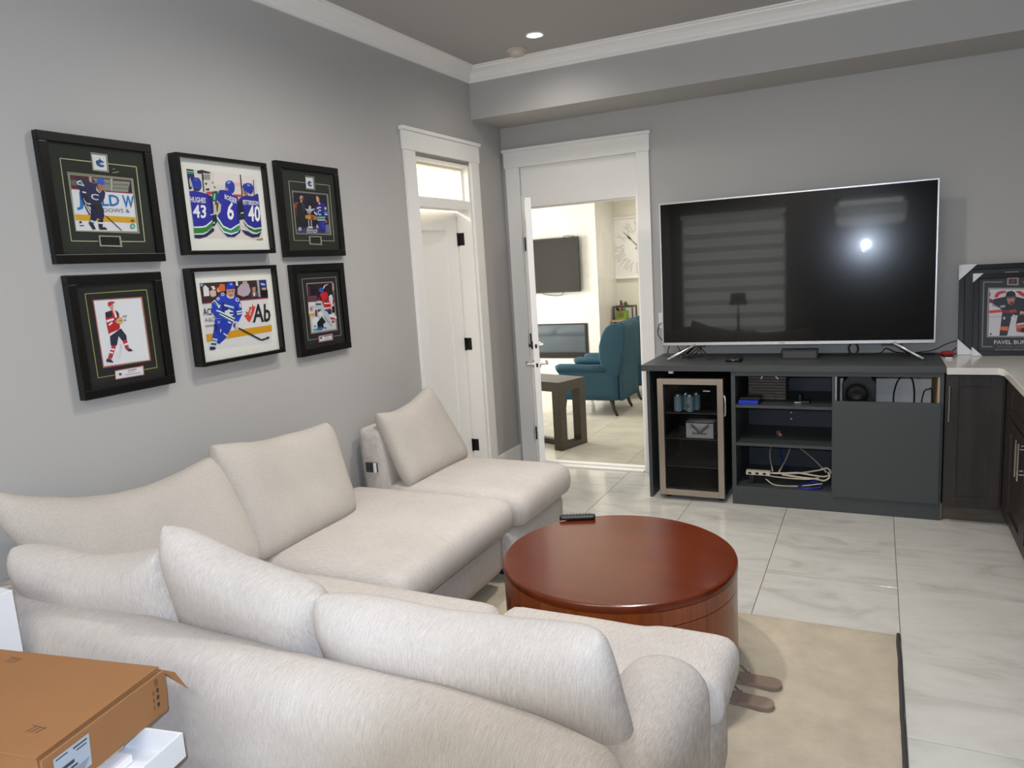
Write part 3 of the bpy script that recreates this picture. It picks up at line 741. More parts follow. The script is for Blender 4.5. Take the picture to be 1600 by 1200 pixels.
wl = MB()
wl.box(-.12, 0, FY, D1[0], 0, H).box(-.12, 0, D1[1], 0, 0, H).box(-.12, 0, D1[0], D1[1], 2.36, H)
wl.build('wall_left', M['wall'], kind='structure')
wb = MB()
wb.box(-.12, D2[0], 0, .12, 0, H).box(D2[1], RX, 0, .12, 0, H).box(D2[0], D2[1], 0, .12, 2.37, H)
wb.build('wall_back', M['wall'], kind='structure')
B(RX, RX + .1, FY, .12, 0, H).build('wall_right', M['wall'], kind='structure')
WIN = (0.17, 1.65, 0.06, 2.30)
TRN = (2.30, 3.19, 2.02, 2.43)
wf = MB()
wf.box(-.12, WIN[0], FY - .12, FY, 0, H).box(WIN[0], WIN[1], FY - .12, FY, 0, WIN[2]).box(WIN[0], WIN[1], FY - .12, FY, WIN[3], H)
wf.box(WIN[1], TRN[0], FY - .12, FY, 0, H).box(TRN[0], TRN[1], FY - .12, FY, 0, TRN[2]).box(TRN[0], TRN[1], FY - .12, FY, TRN[3], H).box(TRN[1], RX + .1, FY - .12, FY, 0, H)
wf.build('wall_front', M['wall'], kind='structure')
B(-.12, RX + .1, FY - .12, .12, H, H + .1).build('ceiling', M['ceil'], kind='structure')
B(0, RX, BK, 0, 2.67, H).build('trim_1', M['wall'], kind='structure')
PROF = [(0, 0), (0, -.092), (.012, -.092), (.014, -.078), (.024, -.072), (.03, -.055), (.046, -.036), (.066, -.024), (.076, -.02), (.08, -.01), (.098, -.008), (.1, 0)]
cl = MB()
n = len(PROF)
v = [(p, FY, H + d) for p, d in PROF] + [(p, BK - p, H + d) for p, d in PROF]      # mitred at the corner
cl.add(v, [tuple(range(n)), tuple(range(2 * n - 1, n - 1, -1))] + [(i, i + n, (i + 1) % n + n, (i + 1) % n) for i in range(n)])
cl.build('trim_2', M['white'], kind='structure')
cb = MB()
v = [(p, BK - p, H + d) for p, d in PROF] + [(RX, BK - p, H + d) for p, d in PROF]
cb.add(v, [tuple(range(n)), tuple(range(2 * n - 1, n - 1, -1))] + [(i, i + n, (i + 1) % n + n, (i + 1) % n) for i in range(n)])
cb.build('trim_3', M['white'], kind='structure')

# baseboards
bl = MB()
bl.box(0, .016, FY, -1.39, 0, .17).box(0, .016, -.43, 0, 0, .17)
bl.build('baseboard_left', M['white'], kind='structure', bevel=.004)
bb = MB()
bb.box(1.165, 1.25, -.016, 0, 0, .17)
bb.build('baseboard_back', M['white'], kind='structure', bevel=.004)

# floor: grout bed and every tile
fl = B(-.12, RX + .1, FY - .12, .1, -.06, -.0025).build('floor', M['grout'], kind='structure')
OFF['floor'] = Vector((0, 0, 0))
tiles = {}


def lay(parent, x0, x1, y0, y1, gx, gy, m, top=0.0, s=0.6):
    """tiles of s x s on a grid through (gx, gy), cut at the walls"""
    i0, i1 = math.floor((x0 - gx) / s), math.ceil((x1 - gx) / s)
    j0, j1 = math.floor((y0 - gy) / s), math.ceil((y1 - gy) / s)
    for i in range(i0, i1):
        for j in range(j0, j1):
            a, b = max(x0, gx + i * s + .0018), min(x1, gx + (i + 1) * s - .0018)
            c, d = max(y0, gy + j * s + .0018), min(y1, gy + (j + 1) * s - .0018)
            if b - a < .02 or d - c < .02:
                continue
            k = (round(b - a, 3), round(d - c, 3), m.name)
            if k not in tiles:
                me = bpy.data.meshes.new('tile')
                w_, h_ = (b - a) / 2, (d - c) / 2
                e = .0006
                vv = [(-w_, -h_, -.012), (w_, -h_, -.012), (w_, h_, -.012), (-w_, h_, -.012), (-w_, -h_, -e), (w_, -h_, -e), (w_, h_, -e), (-w_, h_, -e),
                      (-w_ + e, -h_ + e, 0), (w_ - e, -h_ + e, 0), (w_ - e, h_ - e, 0), (-w_ + e, h_ - e, 0)]
                ff = [(8, 9, 10, 11), (0, 1, 5, 4), (1, 2, 6, 5), (2, 3, 7, 6), (3, 0, 4, 7), (4, 5, 9, 8), (5, 6, 10, 9), (6, 7, 11, 10), (7, 4, 8, 11)]
                me.from_pydata(vv, [], ff)
                me.materials.append(m)
                tiles[k] = me
            o = bpy.data.objects.new('tile', tiles[k])
            COL.objects.link(o)
            o.location = ((a + b) / 2, (c + d) / 2, top)
            o.parent = parent


lay(fl, 0, RX, FY, 0, 2.1384, -1.6071, M['tile'])

# ------------------------------------------------------------------ door in the left wall
d1 = structure('door_1', (0, -.91, 0))
c = MB()
c.box(0, .022, -1.385, -1.27, 0, 2.37).box(0, .022, -.55, -.435, 0, 2.37)
c.build('casing', M['white'], d1, bevel=.003)
c = MB()
c.box(0, .026, -1.395, -.425, 2.37, 2.485).box(0, .036, -1.41, -.41, 2.485, 2.508)
c.build('header', M['white'], d1, bevel=.003)
c = MB()
c.box(-.14, 0, -1.27, -1.25, 0, 2.34).box(-.14, 0, -.57, -.55, 0, 2.34).box(-.14, 0, -1.25, -.57, 2.325, 2.345)
c.box(-.11, -.004, -1.25, -.57, 2.035, 2.095)
c.build('jamb', M['white'], d1, bevel=.002)
c = MB()
c.box(-.062, -.05, -1.25, -.57, 2.095, 2.108).box(-.062, -.05, -1.25, -.57, 2.312, 2.325).box(-.062, -.05, -1.25, -1.238, 2.108, 2.312).box(-.062, -.05, -.582, -.57, 2.108, 2.312)
c.build('stop_bead', M['white'], d1)
B(-.059, -.054, -1.249, -.571, 2.096, 2.324).build('transom_pane', M['transom'], d1)
# the leaf swings into the side room; hinge line at (-.118, -.572)
A = math.radians(13)
lf = structure('leaf_pivot')
ang = -A


def hinge_pt(s_, t_, z_):
    """s_ along the leaf from the hinge, t_ through its thickness (away from us)"""
    ex, ey = -math.sin(A), -math.cos(A)
    return (-.118 + ex * s_ - math.cos(A) * t_, -.578 + ey * s_ + math.sin(A) * t_, z_)


def leaf_box(mb, s0, s1, t0, t1, z0, z1):
    v = [hinge_pt(s_, t_, z_) for s_ in (s0, s1) for t_ in (t0, t1) for z_ in (z0, z1)]
    mb.add(v, [(0, 1, 3, 2), (4, 6, 7, 5), (0, 4, 5, 1), (2, 3, 7, 6), (0, 2, 6, 4), (1, 5, 7, 3)])


bpy.data.objects.remove(lf)
mb = MB()
for a, b, z0, z1 in ((0, .115, .01, 2.02), (.555, .67, .01, 2.02), (.115, .555, 1.90, 2.02), (.115, .555, .01, .23)):
    leaf_box(mb, a, b, 0, .036, z0, z1 + (.012 if z1 > 1.95 else 0))
leaf = mb.build('leaf', M['white'], d1, bevel=.002)
mb = MB()
leaf_box(mb, .11, .56, .010, .026, .22, 1.91)
mb.build('panel', M['white'], leaf)
for z in (1.835, 1.069, .297):
    mb = MB()
    mb.box(-.121, -.066, -.5722, -.5698, z - .045, z + .045)
    mb.tube([(-.116, -.5775, z - .047), (-.116, -.5775, z + .047)], .0085, 8)
    mb.build('hinge', M['bronze'], d1, bevel=.0008, seg=1)

# ------------------------------------------------------------------ door in the far wall
d2 = structure('door_2', (.6, 0, 0))
c = MB()
c.box(.03, D2[0], -.022, 0, 0, 2.365).box(D2[1], 1.165, -.022, 0, 0, 2.365)
c.build('casing', M['white'], d2, bevel=.003)
c = MB()
c.box(.022, 1.172, -.027, 0, 2.365, 2.48).box(.012, 1.182, -.04, 0, 2.48, 2.503)
c.build('header', M['white'], d2, bevel=.003)
c = MB()
c.box(.142, .16, 0, .13, 0, 2.15).box(1.052, 1.07, 0, .13, 0, 2.15).box(.16, 1.052, .0, .13, 2.062, 2.15)
c.box(.16, .172, .05, .085, 0, 2.05).box(1.04, 1.052, .05, .085, 0, 2.05).box(.172, 1.04, .05, .085, 2.05, 2.062)
c.build('jamb', M['white'], d2, bevel=.002)
B(.142, 1.07, .012, .04, 2.15, 2.365).build('transom_panel', M['white'], d2)
c = MB()
c.box(.03, .15, .12, .14, 0, 2.2).box(1.06, 1.18, .12, .14, 0, 2.2).box(.15, 1.06, .12, .14, 2.14, 2.26)
c.build('casing', M['white'], d2, bevel=.003)
c = MB()
c.box(.16, 1.052, -.03, .13, 0, .014).box(.16, 1.052, .03, .075, .014, .026)
c.build('threshold', M['white'], d2, bevel=.003)
# the leaf stands open towards the camera
LA = math.atan2(-.905, .425)
lx, ly = math.cos(LA), math.sin(LA)
px, py = -ly, lx                   # across its thickness, to the right seen from the camera


def dl(s_, t_, z_):
    return (.168 + lx * s_ + px * t_, -.012 + ly * s_ + py * t_, z_)


def dl_box(mb, s0, s1, t0, t1, z0, z1):
    v = [dl(s_, t_, z_) for s_ in (s0, s1) for t_ in (t0, t1) for z_ in (z0, z1)]
    mb.add(v, [(0, 1, 3, 2), (4, 6, 7, 5), (0, 4, 5, 1), (2, 3, 7, 6), (0, 2, 6, 4), (1, 5, 7, 3)])


mb = MB()
for a, b, z0, z1 in ((0, .12, .012, 2.058), (.76, .88, .012, 2.058), (.12, .76, 1.93, 2.058), (.12, .76, .012, .25)):
    dl_box(mb, a, b, 0, .04, z0, z1)
leaf2 = mb.build('leaf', M['white'], d2, bevel=.002)
mb = MB()
dl_box(mb, .115, .765, .012, .028, .24, 1.94)
mb.build('panel', M['white'], leaf2)
for side in (-1, 1):
    t0 = 0 if side < 0 else .04
    mb = MB()
    zz = .945
    p0, p1, p2 = dl(.81, t0, zz), dl(.81, t0 + side * .008, zz), dl(.81, t0 + side * .05, zz)
    mb.tube([p0, p1], .027, 20)
    mb.tube([p1, p2], .009, 12)
    mb.tube([dl(.822, t0 + side * .05, zz), dl(.70, t0 + side * .05, zz)], .009, 12)
    mb.build('lever_handle', M['chrome'], leaf2, smooth=True)
    mb = MB()
    zz = 1.075
    mb.tube([dl(.81, t0, zz), dl(.81, t0 + side * .012, zz)], .027, 20)
    mb.tube([dl(.81, t0 + side * .012, zz), dl(.81, t0 + side * .03, zz)], .011, 12)
    mb.build('deadbolt', M['bronze' if side < 0 else 'chrome'], leaf2, smooth=True)
mb = MB()
dl_box(mb, .8795, .8812, .008, .032, .90, .99)
dl_box(mb, .8795, .8812, .008, .032, 1.045, 1.105)
mb.build('latch_plate', M['white'], leaf2)
mb = MB()
dl_box(mb, .881, .8835, .013, .027, .932, .958)
dl_box(mb, .881, .8835, .013, .027, 1.062, 1.088)
mb.build('latch', M['bronze'], leaf2)
for z in (1.78, 1.03, .27):
    mb = MB()
    mb.box(.1595, .163, -.004, .035, z - .05, z + .05)
    mb.tube([(.163, -.012, z - .052), (.163, -.012, z + .052)], .008, 8)
    mb.build('hinge', M['bronze'], d2)

# ------------------------------------------------------------------ side room behind the left door
B(-1.9, -.12, -2.6, .06, -.05, -.001).build('floor', M['tile2'], kind='structure')
B(-1.9, -.12, -2.6, .06, 2.75, 2.85).build('ceiling', M['cream'], kind='structure')
s_ = MB()
s_.box(-2.0, -1.9, -2.6, .01, 0, 2.75).box(-1.9, -.12, -2.7, -2.6, 0, 2.75).box(-1.9, -.12, .0, .06, 0, 2.75)
s_.build('wall_side', M['cream'], kind='structure')
lamp('side_room_lamp', 'POINT', (-1.0, -1.2, 2.55), SIDE_LAMP_W, (1.0, 0.9, 0.76), shadow_soft_size=.12)

# ------------------------------------------------------------------ living room beyond the far door
FWY, RCY = 3.6, 4.4
lf_ = B(-3.4, 2.2, .1, RCY, -.06, -.0025).build('floor', M['grout'], kind='structure')
OFF[lf_.name] = Vector((0, 0, 0))
lay(lf_, -3.4, 2.2, .12, RCY, .25, .55, M['tile2'])
B(-3.4, 2.3, .12, RCY + .1, 2.95, 3.05).build('ceiling', M['cream'], kind='structure')
B(-3.4, 2.3, RCY, RCY + .1, 0, 2.95).build('wall_far', M['cream'], kind='structure')
B(2.2, 2.3, .12, RCY, 0, 2.95).build('wall_far_right', M['cream'], kind='structure')
s_ = MB()
s_.box(-3.5, -3.4, .12, 1.1, 0, 2.95).box(-3.5, -3.4, 3.5, RCY, 0, 2.95).box(-3.5, -3.4, 1.1, 3.5, 0, .5).box(-3.5, -3.4, 1.1, 3.5, 2.6, 2.95)
s_.build('wall_far_left', M['cream'], kind='structure')
w3 = structure('window_3', (-3.45, 2.3, .5))
s_ = MB()
s_.box(-3.48, -3.42, 1.1, 1.16, .5, 2.6).box(-3.48, -3.42, 3.44, 3.5, .5, 2.6).box(-3.48, -3.42, 2.27, 2.33, .5, 2.6).box(-3.48, -3.42, 1.1, 3.5, .5, .56).box(-3.48, -3.42, 1.1, 3.5, 2.54, 2.6)
s_.build('frame', M['white'], w3)
B(-3.456, -3.45, 1.1, 3.5, .5, 2.6).build('pane', M['transom'], w3)
s_ = MB()
s_.box(-3.4, -.12, .07, .12, 0, 2.95)
s_.build('wall_near', M['cream'], kind='structure')
# chimney breast faced with long white tiles
cbst = B(-3.4, -.542, FWY + .004, RCY, 0, 2.95).build('wall_chimney', M['stone'], kind='structure')
OFF[cbst.name] = Vector((0, 0, 0))
sm = {}
zr = 0.0
row = 0
while zr < 2.9:
    h_ = min(.2, 2.95 - zr)
    x = -.53 - (.0 if row % 2 == 0 else .3)
    edges = [-.53] + ([-.53 - .3] if row % 2 else [])
    e = edges[-1]
    while e > -2.6:
        e -= .6
        edges.append(e)
    for a, b in zip(edges[1:], edges):
        if b < -2.5:
            continue
        if zr + h_ > .37 and zr < .84 and a < -.69 and b > -2.4:
            if not (b > -.69 + .01):
                continue
            a = -.685
        k = (round(b - a, 3), round(h_, 3))
        if k not in sm:
            me = bpy.data.meshes.new('wall_tile')
            w_, q_ = (b - a) / 2 - .0007, h_ / 2 - .0007
            me.from_pydata([(-w_, 0, -q_), (w_, 0, -q_), (w_, 0, q_), (-w_, 0, q_), (-w_, .008, -q_), (w_, .008, -q_), (w_, .008, q_), (-w_, .008, q_)], [],
                           [(0, 1, 2, 3), (1, 5, 6, 2), (4, 0, 3, 7), (3, 2, 6, 7), (4, 5, 1, 0)])
            me.materials.append(M['stone'])
            sm[k] = me
        o = bpy.data.objects.new('wall_tile', sm[k])
        COL.objects.link(o)
        o.location = ((a + b) / 2, FWY - random.choice((0, .001, .002)), zr + h_ / 2)
        o.parent = cbst
    zr += .2
    row += 1
for x, y in ((-1.2, 1.2), (.9, 3.4)):  # added spots without fittings, brightening the room and its recess wall
    lamp('living_room_fill', 'SPOT', (x, y, 2.9), LIVING_FILL_W, (1.0, .95, .86), spot_size=2.6, spot_blend=.6, shadow_soft_size=.08)

# ------------------------------------------------------------------ windows in the wall behind the camera
def window(idx, R, mid_rail):
    x0, x1, z0, z1 = R
    wn = structure('window_%d' % idx, ((x0 + x1) / 2, FY, z0))
    f = MB()
    f.box(x0, x0 + .05, FY - .1, FY - .03, z0, z1).box(x1 - .05, x1, FY - .1, FY - .03, z0, z1)
    f.box(x0, x1, FY - .1, FY - .03, z0, z0 + .05).box(x0, x1, FY - .1, FY - .03, z1 - .05, z1)
    f.build('frame', M['white'], wn)
    B(x0 + .05, x1 - .05, FY - .07, FY - .064, z0 + .05, z1 - .05).build('pane', M['sky_pane'], wn)
    return wn


def zebra(wn, x0, x1, za, zb):
    """blind of alternating cloth bands, each band an object"""
    z = za
    k = 0
    h_ = .095
    while z < zb - .02:
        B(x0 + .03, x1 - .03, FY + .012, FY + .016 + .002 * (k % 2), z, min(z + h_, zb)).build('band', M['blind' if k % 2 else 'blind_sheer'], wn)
        z += h_ + .004
        k += 1
    B(x0, x1, FY, FY + .06, zb, zb + .07).build('cassette', M['blind'], wn)


w1 = window(1, WIN, True)
zebra(w1, WIN[0], WIN[1], .1, 2.28)
w2 = window(2, TRN, False)
zebra(w2, TRN[0], TRN[1], 2.05, 2.24)

# ------------------------------------------------------------------ ceiling fittings
def downlight(x, y, label, power=1.0):
    t = thing('recessed_light', label, 'ceiling light', (x, y, H), group='ceiling downlights')
    MB().lathe([(.043, -.001), (.05, -.006), (.056, -.005), (.058, 0.0), (.043, 0.0)], (x, y, H), 28, cap=False).build('trim_ring', M['white'], t, smooth=True)
    MB().lathe([(.001, -.012), (.03, -.009), (.043, -.002)], (x, y, H), 24, cap=False).build('lens', M['lens'], t, smooth='all')
    lamp('downlight_lamp', 'SPOT', (x, y, H - .02), DOWNLIGHT_W * power, (1.0, .95, .89), spot_size=2.9, spot_blend=1.0, shadow_soft_size=.07)


downlight(.725, -.92, 'lit recessed downlight in the ceiling in front of the bulkhead crown moulding', DOWNLIGHT_POWERS[0])
for k_, (x, y, s_) in enumerate(((1.7, -1.95, 'over the floor before the television'), (1.15, -2.75, 'over the seat along the left wall'), (2.75, -2.9, 'over the beige rug'),
                               (1.3, -4.9, 'over the cardboard box'), (2.75, -4.9, 'over the place the camera stands'))):
    downlight(x, y, 'recessed downlight out of the picture ' + s_, DOWNLIGHT_POWERS[k_ + 1])
t = thing('added_fill_panel', 'added fill light panel on the ceiling, unseen behind the camera', 'ceiling light', (2.0, -5.9, H))
B(1.38, 2.62, -6.22, -5.58, H - .035, H - .001).build('frame', M['white'], t, bevel=.003)
B(1.40, 2.60, -6.2, -5.6, H - .037, H - .0345).build('diffuser', M['panel'], t)
lamp('fill_panel_lamp', 'AREA', (2.0, -5.9, H - .045), FILL_PANEL_W, (1.0, .95, .89), (0, .35, -1), shape='RECTANGLE', size=1.2, size_y=.6)  # added area lamp filling the room from behind the camera
t = thing('smoke_detector', 'round beige smoke detector on the ceiling beside the crown moulding', 'smoke detector', (.50, -.70, H))
MB().lathe([(.001, -.040), (.034, -.040), (.047, -.034), (.053, -.022), (.053, -.014)], (.50, -.70, H), 28).build('body', M['detector'], t, smooth=True)
MB().lathe([(.058, -.014), (.066, -.009), (.066, 0)], (.50, -.70, H), 28).build('base_ring', M['detector'], t, smooth=True)

# ================================================================== framed pictures on the left wall
def wall_picture(key, label, y0, y1, z0, z1, depth, face, m_mat, plane):
    t = thing('framed_picture', label, 'picture', (0, (y0 + y1) / 2, z0), group='framed hockey pictures on the left wall')
    mb = MB()
    for a, b, c, d in ((y0, y1, z0, z0 + face), (y0, y1, z1 - face, z1), (y0, y0 + face, z0 + face, z1 - face), (y1 - face, y1, z0 + face, z1 - face)):
        mb.box(.002, depth, a, b, c, d)
    mb.build('frame_moulding', M['black'], t, bevel=.003)
    B(.004, plane - .004, y0 + face - .004, y1 - face + .004, z0 + face - .004, z1 - face + .004).build('mat_board', m_mat, t)
    sheet(ART[key], lambda u, v, h=0.0: (plane - .0035 + h, y_[0] + u, z_[0] + v)).build('photo_print', M['print'], t)
    B(plane + .003, plane + .005, y0 + face, y1 - face, z0 + face, z1 - face).build('glass', M['glass'], t)


for key, label, y0, y1, z0, z1, dp, fc, mm, pl, oy, oz in (
        ('captain', 'black framed picture of a hockey player skating before boards, top left of the six', -3.673, -3.217, 1.732, 2.191, .03, .034, 'matgreen', .022, -3.67, 1.733),
        ('trio', 'black framed white-matted picture of three players seen from behind on a bench', -3.122, -2.615, 1.755, 2.17, .055, .017, 'matwhite', .035, -3.122, 1.755),
        ('trophy', 'black framed picture of two people holding a trophy, top right of the six', -2.523, -2.061, 1.735, 2.197, .03, .034, 'matgreen', .022, -2.523, 1.735),
        ('medal', 'black framed picture of a player in red holding a trophy, bottom left of the six', -3.65, -3.254, 1.236, 1.692, .035, .034, 'matblack', .025, -3.65, 1.236),
        ('forward', 'black framed white-matted picture of a player in blue skating with a stick', -3.124, -2.624, 1.281, 1.70, .055, .017, 'matwhite', .035, -3.122, 1.281),
        ('goalie', 'black framed picture of a goalkeeper and a player in red, bottom right of the six', -2.497, -2.095, 1.235, 1.698, .035, .036, 'matblack', .025, -2.496, 1.236)):
    y_, z_ = (oy,), (oz,)
    wall_picture(key, label, y0, y1, z0, z1, dp, fc, M[mm], pl)

# ================================================================== sectional sofa
RUGT = .012


def feet(t, pts, z0, z1):
    for x, y in pts:
        mb = MB()
        mb.add([(x - .024, y - .024, z0), (x + .024, y - .024, z0), (x + .024, y + .024, z0), (x - .024, y + .024, z0),
                (x - .034, y - .034, z1), (x + .034, y - .034, z1), (x + .034, y + .034, z1), (x - .034, y + .034, z1)],
               [(0, 3, 2, 1), (4, 5, 6, 7), (0, 1, 5, 4), (1, 2, 6, 5), (2, 3, 7, 6), (3, 0, 4, 7)])
        mb.build('foot', M['foot'], t)


sf = thing('sofa_section', 'pale chenille sofa section with its back to us and a rounded right arm', 'sofa', (1.14, -3.7, 0), group='sections of the corner sofa')
MB().soft(.03, 2.25, -4.18, -3.26, .1, .34, .03, 0, .06).build('base', M['sofa_x'], sf, smooth='all')


def ridge(p):
    # the back leans out a little towards its foot and bows at its right end
    if p.x > 1.7:
        p.y -= .09 * ((p.x - 1.7) / .5) ** 2
    if p.z > .5:
        p.z -= .022 * min(1, max(0, p.x / 1.2))
    return p


MB().soft(.03, 2.235, -4.20, -3.99, .1, .725, .095, 0, .04, .004, ridge).build('backrest', M['sofa_x'], sf, smooth='all')
MB().soft(.02, .2, -4.16, -3.22, .1, .72, .08, 0, .05).build('backrest', M['sofa_y'], sf, smooth='all')
MB().soft(.2, 1.487, -3.97, -3.215, .335, .482, .06, .018, .035).build('seat_cushion', M['sofa_x'], sf, smooth='all')


def tee(p):
    # the right seat cushion widens in front of the arm
    t_ = max(0.0, min(1.0, (p.x - 1.97) / .08))
    t_ = t_ * t_ * (3 - 2 * t_)
    yc = -3.205 + (p.y + 3.205) * (.29 / .765)
    p.y = p.y * (1 - t_) + yc * t_
    return p


MB().soft(1.495, 2.275, -3.97, -3.205, .335, .485, .06, .014, .035, .003, tee).build('seat_cushion', M['sofa_x'], sf, smooth='all')


def armtop(p):
    # scroll arm: crown falls away to the front
    t_ = max(0, min(1, (p.y + 3.95) / .45))
    if p.z > .3:
        p.z -= .05 * t_ * t_ * (p.z - .3) / .33
    return p


MB().soft(2.03, 2.262, -4.22, -3.515, .1, .635, .108, 0, .03, .003, armtop).build('arm', M['sofa_x'], sf, smooth='all')
feet(sf, ((.12, -4.08), (2.14, -4.08), (2.14, -3.36), (1.15, -3.36)), RUGT, .11)

sm_ = thing('sofa_section', 'pale chenille backless sofa section with deep seat in the middle along left wall', 'sofa', (.5, -2.68, 0), group='sections of the corner sofa')
MB().soft(.05, .955, -3.19, -2.195, .1, .31, .03, 0, .06).build('base', M['sofa_y'], sm_, smooth='all')
MB().soft(.03, 1.03, -3.2, -2.17, .305, .485, .075, .018, .035).build('seat_cushion', M['sofa_y'], sm_, smooth='all')
feet(sm_, ((.15, -3.08), (.15, -2.3), (.80, -2.27), (.80, -3.08)), RUGT, .11)

se = thing('sofa_section', 'narrow pale chenille armless sofa section standing nearest the doors', 'sofa', (.5, -1.8, 0), group='sections of the corner sofa')
MB().soft(.07, 1.0, -2.14, -1.475, .1, .30, .05, 0, .06).build('base', M['sofa_y'], se, smooth='all')
MB().soft(.19, 1.055, -2.15, -1.46, .295, .478, .075, .018, .035).build('seat_cushion', M['sofa_y'], se, smooth='all')


def lean(p):
    p.x -= .02 * max(0, (p.z - .4)) / .4
    return p


MB().soft(.06, .225, -2.14, -1.47, .1, .79, .03, 0, .05, .003, lean).build('backrest', M['sofa_y'], se, smooth='all')
mb = MB()
mb.box(.095, .17, -2.153, -2.141, .545, .60).box(.10, .13, -2.158, -2.15, .55, .595)
mb.build('connector_bracket', M['iron'], se, bevel=.003)
B(.15, .168, -2.158, -2.15, .545, .60).build('connector_bracket', M['carton'], se, bevel=.002)
feet(se, ((.16, -2.04), (.16, -1.58), (.86, -2.02), (.86, -1.58)), 0.0, .11)

CU = 'loose back cushions of the corner sofa'


def cushion(label, TL, TR, BR, BL, t, m, **k):
    o = MB().pillow(TL, TR, BR, BL, t, **k).build('back_cushion', m, None, smooth='all')
    return tag(o, label, 'cushion', CU)


cushion('wide pale cushion with sagging top leaning on left wall at the corner', (.10, -4.13, 1.07), (.135, -3.17, .945), (.36, -3.20, .475), (.24, -3.90, .48), .16, M['sofa_c'], sag=.11, e=4.5)
cushion('upright pale cushion on the middle section below the pictures', (.15, -3.25, .985), (.15, -2.49, .915), (.34, -2.57, .465), (.34, -3.25, .465), .19, M['sofa_c'], sag=.03, e=5)
cushion('pale cushion tilted against the backrest of the section nearest the doors', (.19, -2.16, .89), (.17, -1.59, .945), (.375, -1.49, .47), (.35, -2.13, .46), .15, M['sofa_c'], sag=.05, e=5)
cushion('low pale cushion behind the sofa back, nearest the left wall', (.20, -4.09, .868), (.79, -4.0, .885), (.84, -3.87, .45), (.22, -3.93, .45), .18, M['sofa_cx'], sag=.045, flip=True, e=6)
cushion('pale cushion with a raised left corner, middle of the three on the sofa back', (.79, -3.98, .96), (1.335, -3.96, .81), (1.31, -3.84, .42), (.72, -3.84, .44), .19, M['sofa_cx'], sag=.02, flip=True, e=5, corner=.02)
cushion('long pale cushion flopped over the sofa back beside the right arm', (1.30, -3.96, .815), (2.12, -3.95, .836), (2.21, -4.0, .57), (1.28, -3.85, .44), .19, M['sofa_cx'], sag=.03, flip=True, e=5)

# ------------------------------------------------------------------ rug
rg = MB()
NX, NY = 60, 50
x0, x1, y0, y1 = .28, 2.725, -4.1, -2.095
vv, ff = [], []
for j in range(NY + 1):
    for i in range(NX + 1):
        x, y = x0 + (x1 - x0) * i / NX, y0 + (y1 - y0) * j / NY
        ed = min(i, NX - i, j, NY - j)
        dz = noise.noise(Vector((x * 3, y * 3, 0))) * .0015
        yy = y + (noise.noise(Vector((x * 9, 3, 0))) * .006 if j == NY else 0)
        vv.append((x, yy, (RUGT + dz) if ed > 0 else .004))
for j in range(NY):
    for i in range(NX):
        a = j * (NX + 1) + i
        ff.append((a, a + 1, a + NX + 2, a + NX + 1))
rg.add(vv, ff)
rug = thing('rug', 'worn beige rug with a dark bound right edge under the coffee table', 'rug', (1.5, -3.1, 0))
rg.build('pile', M['rug'], rug, smooth='all')
mb = MB()
mb.tube([(x1 + .004 + noise.noise(Vector((0, y * 8, 0))) * .003, y, .008) for y in [y0 + (y1 - y0) * i / 60 for i in range(61)]], .0075, 6)
mb.build('edge_binding', M['rugedge'], rug, smooth='all')

# ------------------------------------------------------------------ coffee table
CT = (1.70, -2.63)
CR, CH = .468, .45
ct = thing('coffee_table', 'round glossy cherry wood drum coffee table on the rug', 'table', (CT[0], CT[1], RUGT))
c3 = (CT[0], CT[1], 0)
MB().lathe([(.001, CH), (CR - .06, CH), (CR - .02, CH), (CR - .012, CH), (CR - .0118, CH), (CR - .003, CH - .004), (CR, CH - .012), (CR, CH - .028), (CR - .004, CH - .032)], c3, 96).build('top', M['cherry'], ct, smooth=True)
MB().lathe([(CR - .006, CH - .033), (CR - .003, CH - .035), (CR - .003, CH - .092), (CR - .006, CH - .094), (CR - .05, CH - .094), (CR - .05, CH - .033)], c3, 96, cap=False).build('apron', M['cherryside'], ct, smooth=True)
D = math.radians
for a0, a1 in ((-64, 45), (116, 225)):
    MB().arc_wall(CT, CR - .03, CR - .004, .055, CH - .096, D(a0), D(a1), 36).build('side_panel', M['cherryside'], ct, smooth=True)
MB().lathe([(.001, .09), (CR - .032, .09), (CR - .032, .11), (.001, .11)], c3, 64, cap=False).build('shelf', M['cherry'], ct, smooth=True)
MB().lathe([(.02, RUGT + .002), (CR - .006, RUGT + .002), (CR - .006, .053), (.02, .053)], c3, 96).build('plinth', M['walnut'], ct, smooth=True)
for a in (-62, 43, 118, 223):
    b = D(a)
    p0 = Vector((math.cos(b), math.sin(b), 0))
    MB().prism([(CT[0] + p0.x * .08 - p0.y * .01, CT[1] + p0.y * .08 + p0.x * .01), (CT[0] + p0.x * .08 + p0.y * .01, CT[1] + p0.y * .08 - p0.x * .01),
                (CT[0] + p0.x * (CR - .034) + p0.y * .01, CT[1] + p0.y * (CR - .034) - p0.x * .01), (CT[0] + p0.x * (CR - .034) - p0.y * .01, CT[1] + p0.y * (CR - .034) + p0.x * .01)],
               'z', .112, CH - .096).build('divider', M['walnut'], ct)
rm = thing('remote_control', 'slim black remote control lying on the far edge of coffee table', 'remote', (1.40, -2.30, CH + .001), rot=(0, 0, math.radians(22)))
MB().soft(-.083, .083, -.021, .021, 0, .02, .008, 0, .01, 0).build('body', M['plastic'], rm, smooth='all', local=True)
bt = MB()
for i in range(9):
    for j in (-1, 0, 1):
        bt.box(-.065 + i * .0145, -.057 + i * .0145, j * .011 - .0035, j * .011 + .0035, .0195, .0215)
b_ = bt.build('buttons', M['iron'], rm, local=True)
b_['kind'] = 'stuff'

